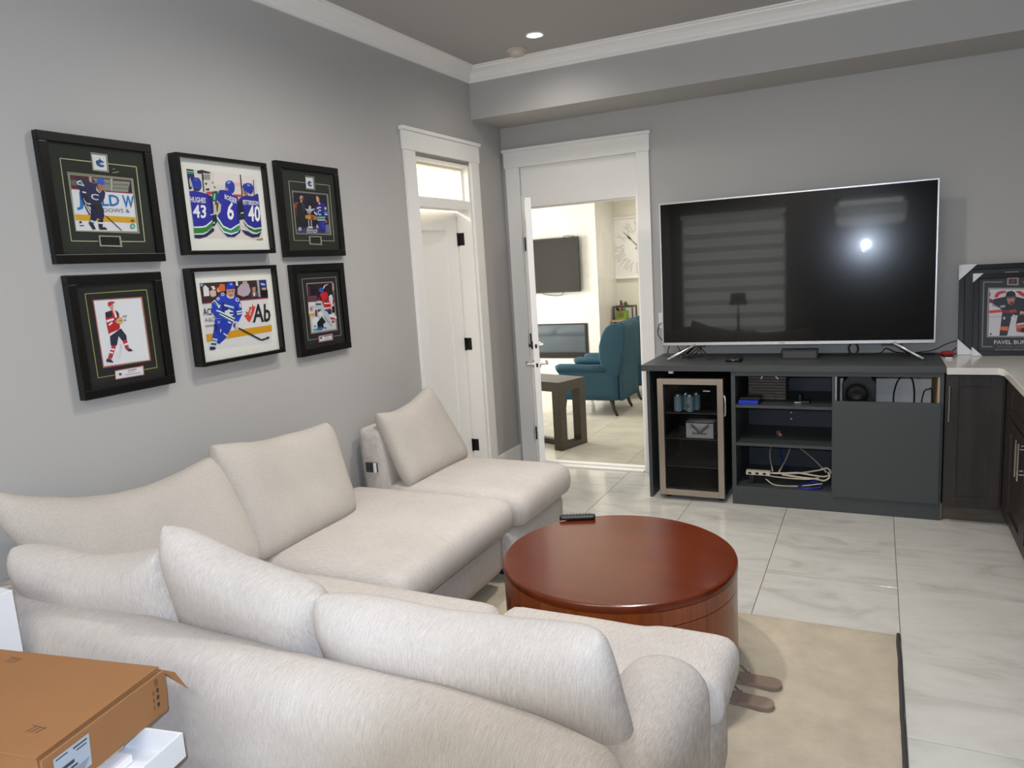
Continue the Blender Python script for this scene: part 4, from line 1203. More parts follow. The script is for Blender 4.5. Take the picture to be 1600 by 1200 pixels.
# ------------------------------------------------------------------ flip-flops under the arm
def flipflop(cx, cy, ang, label):
    t = thing('flip_flop', label, 'sandal', (cx, cy, RUGT + .002), rot=(0, 0, math.radians(ang)), group='pair of flip-flops')
    prof = [(.128, 0), (.124, .018), (.112, .031), (.09, .037), (.04, .034), (-.02, .033), (-.07, .042), (-.105, .040), (-.125, .026), (-.131, .005),
            (-.128, -.016), (-.112, -.032), (-.08, -.040), (-.03, -.036), (.04, -.033), (.09, -.036), (.112, -.031), (.124, -.018)]
    MB().prism(prof, 'z', 0, .016).build('sole', M['sole'], t, bevel=.003, local=True)
    for s_ in (-1, 1):
        pts = []
        for i in range(9):
            u = i / 8
            pts.append((-.078 + .085 * u, s_ * .036 * math.sin(u * math.pi / 2), .016 + .034 * math.sin(min(1, u * 1.15) * math.pi) * .9))
        MB().tube(pts, .0045, 6).build('strap', M['strap'], t, smooth='all', local=True)
    MB().tube([(-.078, 0, .014), (-.078, 0, .03)], .004, 6).build('toe_post', M['strap'], t, local=True)


flipflop(2.205, -2.668, -2, 'brown flip-flop on the rug beside sofa arm, farther one of the pair')
flipflop(2.195, -2.805, -4, 'brown flip-flop on the rug beside sofa arm, nearer one of the pair')

# ================================================================== grey media cabinet
mc = thing('media_cabinet', 'long grey laminate media cabinet under the television with open shelves', 'cabinet', (2.1, -.3, 0))
B(1.225, 2.985, -.593, -.004, .876, .915).build('worktop', M['cab'], mc, bevel=.0015)
B(1.252, 1.275, -.573, -.006, 0, .876).build('side_panel', M['cab'], mc, bevel=.001)
B(1.803, 1.829, -.573, -.006, 0, .876).build('side_panel', M['cab'], mc, bevel=.001)
B(2.396, 2.414, -.573, -.02, .10, .876).build('divider', M['cab'], mc, bevel=.001)
B(2.960, 2.981, -.573, -.006, .0, .876).build('side_panel', M['cab'], mc, bevel=.001)
B(1.829, 2.396, -.573, -.02, .846, .876).build('rail', M['cab'], mc)
B(2.414, 2.960, -.573, -.02, .848, .876).build('rail', M['cab'], mc)
B(1.829, 2.396, -.028, -.016, .10, .846).build('back_panel', M['cabdark'], mc)
for z in (.640, .392):
    B(1.829, 2.396, -.568, -.028, z, z + .018).build('shelf', M['cab'], mc)
B(1.829, 2.960, -.572, -.028, .104, .122).build('shelf', M['cab'], mc)
B(1.829, 2.960, -.573, -.55, .0, .104).build('plinth', M['cab'], mc, bevel=.001)
B(2.402, 2.966, -.592, -.575, .104, .700).build('door_panel', M['cab'], mc, bevel=.001)
B(2.414, 2.960, -.028, -.016, .122, .848).build('back_panel', M['cabwhite'], mc)
B(2.414, 2.420, -.56, -.028, .122, .848).build('lining', M['cabwhite'], mc)
B(2.950, 2.960, -.57, -.028, .122, .848).build('lining', M['cabedge'], mc)
B(2.9815, 2.986, -.56, -.5, .01, .10).build('edge_strip', M['cabedge'], mc)
B(1.40, 1.43, -.56, -.53, .855, .8755).build('cable_clip', M['plate'], mc)

# ------------------------------------------------------------------ small fridge
fr = thing('mini_fridge', 'black mini fridge with steel framed glass door inside the grey cabinet', 'fridge', (1.545, -.35, 0))
fb = MB()
fb.box(1.335, 1.352, -.555, -.08, .035, .825).box(1.738, 1.755, -.555, -.08, .035, .825).box(1.352, 1.738, -.1, -.08, .035, .825).box(1.352, 1.738, -.555, -.1, .035, .085).box(1.352, 1.738, -.555, -.1, .80, .825)
fb.build('body', M['dark'], fr, bevel=.002)
fd = MB()
X0, X1, Z0, Z1 = 1.330, 1.757, .034, .827
fd.box(X0, X0 + .040, -.6, -.558, Z0, Z1).box(X1 - .038, X1, -.6, -.558, Z0, Z1).box(X0 + .04, X1 - .038, -.6, -.558, Z0, Z0 + .042).box(X0 + .04, X1 - .038, -.6, -.558, Z1 - .038, Z1)
dr = fd.build('door_frame', M['steel'], fr, bevel=.002)
B(X0 + .038, X1 - .036, -.592, -.586, Z0 + .04, Z1 - .036).build('glass', M['fridge_glass'], dr)
MB().tube([(1.759, -.575, .718), (1.767, -.585, .70), (1.769, -.588, .65), (1.767, -.585, .60), (1.759, -.575, .582)], .006, 8).build('handle', M['silver'], dr, smooth='all')
mb = MB()
lettering(mb, 'Danby', True, [(1.632, .752), (1.676, .752), (1.676, .743), (1.632, .743)], lambda u, v: (u, -.5928, v))
mb.build('lettering', M['plate'], dr)
for z, y0 in ((.585, -.54), (.40, -.50), (.22, -.54)):
    sh = MB()
    for i in range(9):
        sh.tube([(1.353, y0 + i * .05, z), (1.737, y0 + i * .05, z)], .002, 5)
    sh.tube([(1.353, y0, z), (1.737, y0, z)], .004, 6)
    sh.build('wire_shelf', M['iron'], fr)
for x, y in ((1.37, -.52), (1.72, -.52), (1.37, -.12), (1.72, -.12)):
    MB().tube([(x, y, 0), (x, y, .036)], .016, 10).build('foot', M['plastic'], fr)
cans = ((1.443, -.50, 'leftmost'), (1.482, -.44, 'second from left, set back a little'), (1.522, -.50, 'the one with an orange mark'), (1.55, -.43, 'rearmost on the right'))
for x, y, s_ in cans:
    z = .590
    t = thing('drink_can', 'pale blue drink can on the top fridge shelf, ' + s_, 'can', (x, y, z), group='cans in the mini fridge')
    MB().lathe([(.022, 0), (.026, .006), (.027, .012), (.027, .105)], (x, y, z), 20).build('body', M['can'], t, smooth=True)
    MB().lathe([(.027, .105), (.023, .115), (.0235, .119), (.021, .117), (.001, .116)], (x, y, z), 20, cap=False).build('lid', M['canlid'], t, smooth=True)
    if 'orange' in s_:
        q = MB()
        q.arc_wall((x, y), .0268, .0274, z + .03, z + .055, D(-125), D(-85), 6)
        q.build('printed_mark', mat('orange_print', '#b0703c', .5), t)
bx = thing('beer_carton', 'white and grey drinks carton on the second fridge shelf', 'carton', (1.57, -.43, .404))
B(1.487, 1.668, -.475, -.36, .404, .512).build('body', M['carton'], bx, bevel=.002)
q = MB()
q.col = lin('#8d8a90')
q.add([(1.525, -.4756, .505), (1.585, -.4756, .45), (1.575, -.4756, .43), (1.515, -.4756, .49)], [(0, 3, 2, 1)])
q.add([(1.635, -.4757, .505), (1.575, -.4757, .45), (1.585, -.4757, .43), (1.645, -.4757, .49)], [(0, 1, 2, 3)])
q.col = lin('#55555c')
lettering(q, 'Budweiser', True, [(1.53, .449), (1.628, .449), (1.628, .428), (1.53, .428)], lambda u, v: (u, -.4759, v))
q.col = lin('#2c2a30')
q.add([(1.487, -.4755, .506), (1.668, -.4755, .506), (1.668, -.4755, .5125), (1.487, -.4755, .5125)], [(0, 1, 2, 3)])
q.build('printed_face', M['print'], bx)

# ------------------------------------------------------------------ things on the open shelves
t = thing('woven_box', 'grey woven storage box on the top shelf of the media cabinet', 'box', (2.0, -.3, .658))
wv = MB()
for i in range(8):
    z = .664 + i * .019
    wv.box(1.885 - .002 * (i % 2), 2.115 + .002 * (i % 2), -.40, -.20, z, z + .017)
wv.build('body', M['woven'], t, bevel=.004)
MB().tube([(1.965, -.405, .80), (1.985, -.412, .835), (2.02, -.414, .84), (2.05, -.412, .825), (2.07, -.405, .80)], .006, 6).build('handle', M['carton'], t, smooth='all')
B(1.91, 2.115, -.42, -.22, .82, .826).build('rim', M['plastic'], t)
tag(B(1.845, 1.965, -.555, -.43, .658, .684).build('blue_case', M['bluebox'], None, bevel=.003), 'flat blue case at the front left of top cabinet shelf', 'case')
tag(B(1.852, 1.975, -.54, -.42, .685, .70).build('dark_case', M['plastic'], None, bevel=.003), 'thin dark case lying on the flat blue case', 'case')
t = thing('small_device', 'small black device with a silver strip at the right of top cabinet shelf', 'device', (2.21, -.45, .658))
B(2.17, 2.265, -.49, -.40, .658, .675).build('base', M['plastic'], t, bevel=.004)
MB().tube([(2.205, -.44, .675), (2.205, -.44, .712)], .02, 14).build('knob', M['plastic'], t, smooth=True)
B(2.175, 2.213, -.4925, -.489, .663, .669).build('silver_strip', M['silver'], t)
t = thing('small_gadget', 'small brown and silver gadget lying on the middle cabinet shelf', 'gadget', (2.06, -.3, .41))
B(2.045, 2.075, -.31, -.29, .4105, .435).build('brown_body', M['cherryside'], t, bevel=.003)
B(2.062, 2.082, -.318, -.302, .4105, .416).build('metal_end', M['silver'], t, bevel=.001)
for z in (.46, .505):
    sc = MB().tube([(2.112, -.0285, z), (2.112, -.034, z)], .006, 10)
    sc.build('screw', M['silver'], mc)
t = thing('power_strip', 'cream power strip with coiled white cables on the bottom cabinet shelf', 'power strip', (2.1, -.4, .122))
B(1.88, 2.03, -.52, -.475, .185, .212).build('body', M['cable_w'], t, bevel=.004)
for i in range(3):
    B(1.895 + i * .045, 1.915 + i * .045, -.5215, -.5195, .192, .205).build('socket', M['plastic'], t)
q = MB()
q.tube([(2.03, -.5, .20), (2.12, -.5, .205), (2.2, -.49, .21), (2.3, -.48, .195), (2.36, -.46, .19), (2.385, -.44, .215), (2.36, -.43, .235), (2.31, -.44, .22), (2.2, -.46, .20), (2.1, -.47, .19)], .006, 7)
q.tube([(2.1, -.5, .195), (2.2, -.5, .185), (2.3, -.5, .18), (2.35, -.49, .17), (2.38, -.47, .19), (2.37, -.46, .22)], .006, 7)
q.tube([(2.06, -.12, .392), (2.12, -.14, .33), (2.2, -.2, .285), (2.28, -.32, .255), (2.36, -.45, .215)], .005, 7)
q.tube([(2.05, -.12, .392), (2.01, -.16, .34), (2.0, -.28, .27), (2.04, -.47, .205)], .005, 7)
q.tube([(2.12, -.12, .392), (2.13, -.2, .33), (2.11, -.32, .26), (2.08, -.48, .205)], .005, 7)
q.tube([(1.95, -.49, .185), (2.1, -.50, .175), (2.25, -.51, .178), (2.32, -.5, .19)], .004, 6)
q.tube([(2.0, -.5, .16), (2.06, -.51, .126), (2.2, -.5, .126), (2.34, -.49, .15)], .004, 6)
q.build('cables', M['cable_w'], t, smooth='all')
B(1.90, 1.93, -.51, -.48, .122, .186).build('stand_block', M['plastic'], t)
q = MB()
q.tube([(2.25, -.51, .127), (2.3, -.53, .127), (2.33, -.5, .14), (2.3, -.46, .15), (2.25, -.48, .14), (2.2, -.52, .127), (2.26, -.545, .127), (2.34, -.52, .135)], .005, 6)
q.tube([(2.02, -.1, .39), (2.05, -.14, .30), (2.08, -.2, .2), (2.16, -.3, .16), (2.25, -.4, .15), (2.3, -.46, .15)], .005, 6)
tag(q.build('network_cable', M['cable_b'], None, smooth='all'), 'blue network cable tangled with the white cables on bottom cabinet shelf', 'cable')
t = thing('subwoofer', 'black boxy speaker in the open right bay of the media cabinet', 'speaker', (2.53, -.3, .122))
MB().prism([(2.45, .122), (2.635, .122), (2.635, .79), (2.60, .835), (2.485, .835), (2.45, .79)], 'y', -.46, -.10).build('cabinet_box', M['plastic'], t, bevel=.004)
MB().lathe([(.075, 0), (.07, -.006), (.05, .01), (.03, .018), (.001, .012)], (0, 0, 0), 28, cap=False).build('cone', M['dark'], None)
cn = bpy.data.objects['cone']
cn.parent = t
cn.rotation_euler = (math.pi / 2, 0, 0)
cn.location = (0, -.163, .60)
q = MB()
q.tube([(2.735, -.12, .126), (2.735, -.14, .6), (2.742, -.14, .70), (2.765, -.14, .765), (2.80, -.14, .785), (2.835, -.14, .77), (2.85, -.14, .70), (2.852, -.13, .6), (2.852, -.12, .126)], .005, 7)
tag(q.build('power_cable', M['rubber'], None, smooth='all'), 'black cable arching up beside the boxy speaker in the right cabinet bay', 'cable')
q = MB()
q.tube([(2.88, -.2, .126), (2.885, -.2, .55), (2.90, -.2, .69), (2.925, -.2, .712), (2.944, -.2, .70), (2.946, -.2, .5), (2.944, -.2, .126)], .004, 6)
tag(q.build('power_cable', M['rubber'], None, smooth='all'), 'low black cable loop just above the right end of the cabinet door panel', 'cable')

# ------------------------------------------------------------------ television on the cabinet
# a degree off square to the wall, as its reflection shows
TV = (2.1205, -.25, .915)
TR_ = Matrix.Rotation(math.radians(.91), 4, 'Z') @ Matrix.Rotation(math.radians(-.75), 4, 'X')
tv = thing('television', 'large silver framed flat television standing on the grey cabinet', 'television', TV, rot=TR_.to_euler())
W2, TZ0, TZ1 = .832, .090, 1.06
B(-W2 + .006, W2 - .006, .004, .035, TZ0 + .006, TZ1 - .006).build('back_shell', M['plastic'], tv, bevel=.004, local=True)
fm = MB()
fm.box(-W2, -W2 + .009, -.004, .03, TZ0, TZ1).box(W2 - .009, W2, -.004, .03, TZ0, TZ1).box(-W2 + .009, W2 - .009, -.004, .03, TZ1 - .009, TZ1).box(-W2 + .009, W2 - .009, -.006, .03, TZ0, TZ0 + .020)
fm.build('bezel', M['silver'], tv, bevel=.0012, local=True)
B(-W2 + .008, W2 - .008, 0.0, .006, TZ0 + .018, TZ1 - .008).build('screen', M['screen'], tv, local=True)
q = MB()
lettering(q, 'SHARP', True, [(-.06, TZ0 + .0135), (-.025, TZ0 + .0135), (-.025, TZ0 + .0075), (-.06, TZ0 + .0075)], lambda u, v: (u, -.0065, v))
q.build('lettering', M['ink'], tv, local=True)
B(-.5, .5, .035, .075, TZ0 + .06, TZ1 - .35).build('rear_housing', M['plastic'], tv, bevel=.01, local=True)
for s_ in (-1, 1):
    a = Vector((s_ * .60, .01, TZ0 + .004))
    f_, r_ = Vector((s_ * .762, -.145, .0105)), Vector((s_ * .70, .135, .0125))
    for e_, mm in ((f_, 'silver'), (r_, 'plastic')):
        q = MB()
        q.tube([a, a + (e_ - a) * .12 + Vector((0, 0, .002)), e_], .013, 8, r2=.008)
        q.build('stand_foot', M[mm], tv, smooth='all', local=True)
    B(s_ * .60 - .06, s_ * .60 + .06, .0, .03, TZ0 - .012, TZ0 + .002).build('stand_bracket', M['plastic'], tv, bevel=.002, local=True)

# ------------------------------------------------------------------ things on the worktop
WT = .9155
t = thing('centre_speaker', 'small black rectangular speaker box under the middle of television', 'speaker', (2.187, -.28, WT))
fm = MB()
fm.box(2.077, 2.297, -.30, -.22, WT, WT + .007).box(2.077, 2.297, -.30, -.22, WT + .052, WT + .060).box(2.077, 2.087, -.30, -.22, WT + .007, WT + .052).box(2.287, 2.297, -.30, -.22, WT + .007, WT + .052).box(2.087, 2.287, -.23, -.22, WT + .007, WT + .052)
fm.build('housing', M['plastic'], t, bevel=.002)
B(2.0875, 2.2865, -.295, -.29, WT + .0075, WT + .0515).build('grille', M['iron'], t)
t = thing('media_player', 'flat black media player box on the worktop left of centre', 'device', (1.795, -.36, WT))
MB().soft(1.745, 1.845, -.44, -.33, WT, WT + .022, .008, 0, .02, 0).build('body', M['plastic'], t, smooth='all')
B(1.792, 1.800, -.441, -.4395, WT + .008, WT + .013).build('light', M['carton'], t)
q = MB()
for k, pts in enumerate(([(1.33, -.05, 1.0), (1.37, -.1, .95), (1.45, -.2, .925), (1.53, -.22, .985)],
                         [(1.50, -.2, 1.0), (1.46, -.28, .975), (1.43, -.3, .935), (1.5, -.33, .921), (1.56, -.3, .94), (1.54, -.22, .99)],
                         [(1.52, -.2, 1.0), (1.60, -.30, .95), (1.615, -.36, .921), (1.66, -.33, .93), (1.72, -.3, .945), (1.77, -.33, .93)],
                         [(1.45, -.22, .985), (1.40, -.28, .96), (1.44, -.34, .93), (1.50, -.28, .925), (1.53, -.2, .97)],
                         [(1.285, -.04, .99), (1.275, -.06, .95), (1.28, -.1, .921), (1.35, -.18, .921), (1.42, -.2, .93)])):
    q.tube(sum([[Vector(a).lerp(Vector(b), i / 4) for i in range(4)] for a, b in zip(pts, pts[1:])], []) + [Vector(pts[-1])], .0035, 6)
tag(q.build('television_cables', M['rubber'], None, smooth='all'), 'tangle of black cables around the left foot of the television', 'cable')
q = MB()
coil = []
for i in range(40):
    a = i / 39 * 6 * math.pi
    coil.append((2.50 + .028 * math.cos(a) + .004 * math.sin(a / 3), -.12, .957 + .036 * math.sin(a)))
q.tube(coil, .0035, 6)
q.tube([(2.25, -.1, .921), (2.35, -.12, .921), (2.45, -.12, .921), (2.50, -.12, .925), (2.60, -.12, .921), (2.66, -.13, .932), (2.68, -.12, .955), (2.70, -.11, .955), (2.75, -.1, .93), (2.85, -.1, .922), (2.96, -.12, .922)], .0035, 6)
tag(q.build('coiled_cable', M['rubber'], None, smooth='all'), 'black cable coiled behind the right half of television', 'cable')
q = MB()
q.tube([(2.84, -.06, .921), (2.95, -.05, .935), (3.03, -.04, .975), (3.12, -.03, 1.005)], .003, 6)
q.tube([(2.98, -.12, .921), (3.04, -.1, .925), (3.08, -.05, .95), (3.12, -.04, .965)], .003, 6)
q.tube([(2.98, -.14, .922), (3.06, -.13, .921), (3.14, -.09, .921)], .003, 6)
tag(q.build('wall_cable', M['rubber'], None, smooth='all'), 'black cables running along the wall behind the leaning frames', 'cable')
t = thing('red_gadget', 'small round red and black gadget at the end of white counter', 'device', (3.02, -.19, .9155))
MB().lathe([(.028, 0), (.034, .003), (.034, .012), (.028, .014)], (3.02, -.19, .9155), 20).build('base', M['plastic'], t, smooth=True)
MB().lathe([(.034, .013), (.036, .016), (.036, .028), (.03, .031), (.001, .031)], (3.02, -.19, .9155), 20).build('cap', M['red'], t, smooth=True)
t = thing('plug', 'small black and white plug lying before the red gadget', 'device', (3.02, -.26, .9155))
B(3.0, 3.04, -.30, -.235, .9155, .93).build('body', M['plastic'], t, bevel=.003)
B(3.001, 3.039, -.3025, -.2995, .917, .925).build('white_end', M['plate'], t)

t = thing('wall_outlet', 'white outlet plate on the wall left of the television', 'outlet', (1.235, 0, 1.10))
B(1.198, 1.272, -.007, 0, 1.10, 1.215).build('plate', M['plate'], t, bevel=.002)
for z in (1.135, 1.18):
    B(1.222, 1.248, -.0085, -.0065, z - .012, z + .012).build('socket', M['carton'], t)
q = MB()
q.tube([(1.235, -.02, 1.14), (1.21, -.03, 1.135), (1.195, -.03, 1.09), (1.20, -.03, 1.05), (1.235, -.04, 1.01), (1.27, -.06, .98)], .0035, 6)
q.box(1.225, 1.247, -.025, -.0086, 1.13, 1.15)
tag(q.build('plugged_cable', M['rubber'], None, smooth=True), 'black cable plugged into the wall outlet left of the television', 'cable')

# ------------------------------------------------------------------ kitchen run on the right
kc = thing('counter_slab', 'white quartz counter slab turning the corner on the right', 'counter', (3.4, -.3, .877))
CTP = [(2.987, -.004), (RX - .004, -.004), (RX - .004, -2.6), (3.248, -2.6), (3.248, -.70), (3.228, -.655), (2.987, -.655)]
MB().prism(CTP, 'z', .877, .915).build('slab', M['quartz'], kc, bevel=.003)


def shaker(par, a, b, z0, z1, at, axis, depth=.02, st=.06, name='door', bar=None):
    """five-piece door; axis 'y' faces -y at y=at, axis 'x' faces -x at x=at"""
    def bx_(mb, u0, u1, d0, d1, za, zb):
        if axis == 'y':
            mb.box(u0, u1, at + d0, at + d1, za, zb)
        else:
            mb.box(at + d0, at + d1, u0, u1, za, zb)
    f = MB()
    bx_(f, a, a + st, 0, depth, z0, z1)
    bx_(f, b - st, b, 0, depth, z0, z1)
    bx_(f, a + st, b - st, 0, depth, z0, z0 + st)
    bx_(f, a + st, b - st, 0, depth, z1 - st, z1)
    d = f.build(name, M['kwood'], par, bevel=.0015)
    p = MB()
    bx_(p, a + st - .004, b - st + .004, .009, depth - .002, z0 + st - .004, z1 - st + .004)
    p.build('panel', M['kwood'], d)
    if bar:
        u, za, zb = bar
        h = MB()
        P = (lambda t_, d_, z_: (t_, at - d_, z_)) if axis == 'y' else (lambda t_, d_, z_: (at - d_, t_, z_))
        h.tube([P(u, .03, za), P(u, .03, zb)], .006, 10)
        for z_ in (za + .03, zb - .03):
            h.tube([P(u, 0, z_), P(u, .03, z_)], .005, 8)
        h.build('bar_handle', M['chrome'], d, smooth=True)
    return d


bc = thing('corner_base_cabinet', 'dark stained base cabinet beside the grey media cabinet', 'cabinet', (3.15, -.3, 0))
q = MB()
q.box(2.987, 3.27, -.598, -.02, .10, .876)
q.build('carcass', M['kwood'], bc)
B(2.987, 3.33, -.535, -.515, 0, .10).build('toe_kick', M['kick'], bc)
shaker(bc, 2.989, 3.258, .105, .868, -.62, 'y', bar=(3.003, .61, .815))
rc = thing('right_base_cabinet', 'dark stained base cabinet run along the right wall under the counter', 'cabinet', (3.57, -1.4, 0))
B(3.292, RX - .02, -2.58, -.02, .10, .876).build('carcass', M['kwood'], rc)
B(3.335, 3.355, -2.58, -.515, 0, .10).build('toe_kick', M['kick'], rc)
B(3.270, 3.292, -.76, -.62, .105, .868).build('filler', M['kwood'], rc)
shaker(rc, -1.245, -.765, .105, .66, 3.27, 'x', bar=(-1.215, .47, .665 - .012))
shaker(rc, -1.245, -.765, .675, .868, 3.27, 'x', name='drawer', st=.045)
shaker(rc, -1.735, -1.255, .105, .66, 3.27, 'x', bar=(-1.285, .47, .653))
shaker(rc, -1.735, -1.255, .675, .868, 3.27, 'x', name='drawer', st=.045)
shaker(rc, -2.225, -1.745, .105, .868, 3.27, 'x')
shaker(rc, -2.575, -2.235, .105, .868, 3.27, 'x')

# ------------------------------------------------------------------ frames leaning on the wall over the counter
def corner_tri(mb, x, z, sx, sz, s_, y):
    mb.prism([(x, z), (x + sx * s_, z), (x + sx * s_ * .98, z + sz * s_ * .04), (x + sx * s_ * .04, z + sz * s_ * .98), (x, z + sz * s_)], 'y', y - .004, y + .03)


def lean_frame(label, x0, x1, h, y0, tilt, m_mat, cs, art, ou):
    t = thing('leaning_frame', label, 'picture', (x0, y0, .916), rot=(math.radians(-tilt), 0, 0), group='frames leaning on the wall over the counter')
    wd, fc = x1 - x0, .028
    mb = MB()
    mb.box(0, fc, 0, .022, 0, h).box(wd - fc, wd, 0, .022, 0, h).box(fc, wd - fc, 0, .022, 0, fc).box(fc, wd - fc, 0, .022, h - fc, h)
    mb.build('frame_moulding', M['black'], t, bevel=.002, local=True)
    B(fc - .003, wd - fc + .003, .011, .018, fc - .003, h - fc + .003).build('mat_board', m_mat, t, local=True)
    for sx in (0, 1):
        for sz in (0, 1):
            c = MB()
            corner_tri(c, wd * sx + (-.004 if sx == 0 else .004), h * sz + (0 if sz == 0 else .004), 1 - 2 * sx, 1 - 2 * sz, cs, 0)
            c.build('corner_protector', M['carton'], t, local=True)
    if art:
        sheet(ART[art], lambda u, v, h=0.0: (u + ou, .0108 - h, v)).build('photo_print', M['print'], t, local=True)
    else:
        q = MB()
        q.col = lin('#8a8a8c')
        y = .0105
        for a, b, c, d in ((.235, .305, .490, .496), (.235, .241, .470, .490), (.299, .305, .470, .490)):
            q.add([(a, y, c), (b, y, c), (b, y, d), (a, y, d)], [(0, 1, 2, 3)])
        q.build('mount_window', M['print'], t, local=True)
    return t


lean_frame('large black frame with white corner protectors leaning behind a smaller frame', 3.082, 3.60, .545, -.125, 9, M['matgrey'], .095, None, 0)
lean_frame('smaller charcoal-matted hockey frame with white corner protectors, leaning in front', 3.154, 3.515, .49, -.168, 9.5, M['matgrey'], .052, 'leaning', 0)

# ================================================================== boxes at the lower left
T10 = math.radians(10)
BP = Vector((1.118, -4.283, 0))             # right rear top corner of the cardboard box
e1 = Vector((math.cos(T10), math.sin(T10), 0))
e2 = Vector((-math.sin(T10), math.cos(T10), 0))
# local: x along e1, y along e2, origin at the right rear corner
lo = thing('archive_box', 'white carton box standing lowest in the stack behind the sofa', 'box', (1.235, -4.335, 0), rotz=T10)
B(-.43, -.02, -.36, -.02, 0, .31).build('body', M['carton'], lo, local=True, bevel=.003)
up = thing('archive_box', 'open white carton tray box holding papers under the cardboard box', 'box', (1.235, -4.335, .311), rotz=T10)
B(-.425, -.022, -.355, -.022, 0, .265).build('body', M['carton'], up, local=True, bevel=.003)
q = MB()
q.box(-.45, 0, -.375, 0, .266, .272).box(-.45, -.444, -.375, 0, .272, .325).box(-.006, 0, -.375, 0, .272, .325).box(-.444, -.006, -.006, 0, .272, .325).box(-.444, -.006, -.375, -.369, .272, .325)
q.build('tray_lid', M['carton'], up, local=True)
B(-.02, -.014, -.20, -.10, .2725, .285).build('hand_slot', M['boardin'], up, local=True)
for i, (a, b, c, d, mm, lab) in enumerate(((-.42, -.10, -.355, -.05, 'paper', 'loose white paper sheet stack in the open white tray'), (-.43, -.13, -.35, -.04, 'manila', 'cream paper folder on the sheets in the white tray'))):
    o = MB()
    z = .586 + i * .024
    o.box(a, b, c, d, 0, .018)
    ob = o.build('paper_stack', M[mm], None, local=True)
    ob.location = (1.235, -4.335, z)
    ob.rotation_euler = (0, 0, T10)
    tag(ob, lab, 'paper')
cbx = thing('cardboard_box', 'flat brown cardboard box with grey shipping label on a white carton', 'box', (BP.x, BP.y, .6385), rotz=T10)
HB = .107
B(-.66, -.004, -.330, -.004, 0, HB - .004).build('body', M['board'], cbx, local=True, bevel=.002)
q = MB()
q.prism([(-.664, -.334), (.0, -.334), (-.004, 0.0), (-.664, 0)], 'z', HB - .004, HB)
q.build('lid', M['board'], cbx, local=True, bevel=.0012)
q = MB()      # side flap standing a little proud of the lid edge
q.add([(.001, -.333, 0), (.007, -.333, 0), (.007, -.002, 0), (.001, -.002, 0), (.008, -.333, HB - .006), (.014, -.333, HB - .006), (.014, -.002, HB - .006), (.008, -.002, HB - .006)],
      [(0, 3, 2, 1), (4, 5, 6, 7), (0, 1, 5, 4), (1, 2, 6, 5), (2, 3, 7, 6), (3, 0, 4, 7)])
q.build('side_flap', M['board'], cbx, local=True)
q = MB()
q.add([(-.02, .0, HB - .006), (.016, -.002, HB - .014), (.050, .022, HB - .062), (.012, .03, HB - .03), (-.02, .0, HB - .008), (.016, -.002, HB - .016), (.050, .022, HB - .064), (.012, .03, HB - .032)],
      [(0, 1, 2, 3), (7, 6, 5, 4), (0, 4, 5, 1), (1, 5, 6, 2), (2, 6, 7, 3), (3, 7, 4, 0)])
q.build('torn_flap', M['boardin'], cbx, local=True)


def flap_pt(u, z):
    """point just outside the side flap; u runs from its rear end to its front"""
    t_ = z / (HB - .006)
    y = -.002 - u
    xo = .007 + .007 * t_ + .0006
    return (xo, y, z)


q = MB()
q.col = lin('#aeb9c4')
q.add([flap_pt(.308, .016), flap_pt(.222, .016), flap_pt(.222, .088), flap_pt(.308, .088)], [(0, 1, 2, 3)])
q.col = lin('#3a3f48')


def fp2(u, z, d=.0004):
    p = flap_pt(u, z)
    return (p[0] + d, p[1], p[2])


for u0, u1, z0, z1 in ((.303, .262, .050, .058), (.303, .255, .040, .045), (.262, .228, .078, .082), (.255, .23, .070, .073), (.303, .275, .080, .083)):
    q.add([fp2(u0, z0), fp2(u1, z0), fp2(u1, z1), fp2(u0, z1)], [(0, 1, 2, 3)])
q.col = lin('#6a717c')
for k in range(6):
    z0 = .0185 + k * .0032
    q.add([fp2(.303, z0), fp2(.24 - .003 * k, z0), fp2(.24 - .003 * k, z0 + .0014), fp2(.303, z0 + .0014)], [(0, 1, 2, 3)])
q.build('shipping_label', M['print'], cbx, local=True)
q = MB()
q.col = lin('#33281e')
for k, zc in enumerate((.085, .066, .048, .030)):
    u = .028
    s_ = .006
    if k == 0:
        for dx in (0, .006):
            q.add([fp2(u + dx, zc - .007), fp2(u + dx - .0018, zc - .007), fp2(u + dx - .0018, zc + .007), fp2(u + dx, zc + .007)], [(0, 1, 2, 3)])
        q.add([fp2(u + .007, zc + .007), fp2(u - .003, zc + .007), fp2(u - .003, zc + .0085), fp2(u + .007, zc + .0085)], [(0, 1, 2, 3)])
    else:
        P = [fp2(u + s_ * .7 * math.cos(a), zc + s_ * math.sin(a)) for a in [i * math.pi / 5 for i in range(10)]]
        q.add(P[::-1], [tuple(range(10))])
        q.add([fp2(u + .014, zc - .006), fp2(u + .012, zc - .006), fp2(u + .012, zc + .004), fp2(u + .014, zc + .004)], [(0, 1, 2, 3)])
q.col = lin('#5d4630')
zt = HB + .0004
for x, y in ((-.10, -.27), (-.42, -.05)):
    for dx in (0, .012, .024):
        q.add([(x + dx, y, zt), (x + dx + .003, y, zt), (x + dx + .010, y + .02, zt), (x + dx + .007, y + .02, zt)], [(0, 1, 2, 3)])
    q.add([(x - .005, y + .021, zt), (x + .035, y + .017, zt), (x + .035, y + .019, zt), (x - .005, y + .023, zt)], [(0, 1, 2, 3)])
q.build('printed_marks', M['print'], cbx, local=True)
tag(B(.10, .478, -4.30, -4.235, 0, .825).build('white_carton', M['carton'], None, bevel=.003), 'narrow white carton standing upright behind the sofa at the far left', 'carton')

# ================================================================== living room furniture
fd = thing('wooden_table', 'dark wooden table with heavy square legs beyond the far door', 'table', (.19, .44, 0), rotz=math.radians(-17.5))
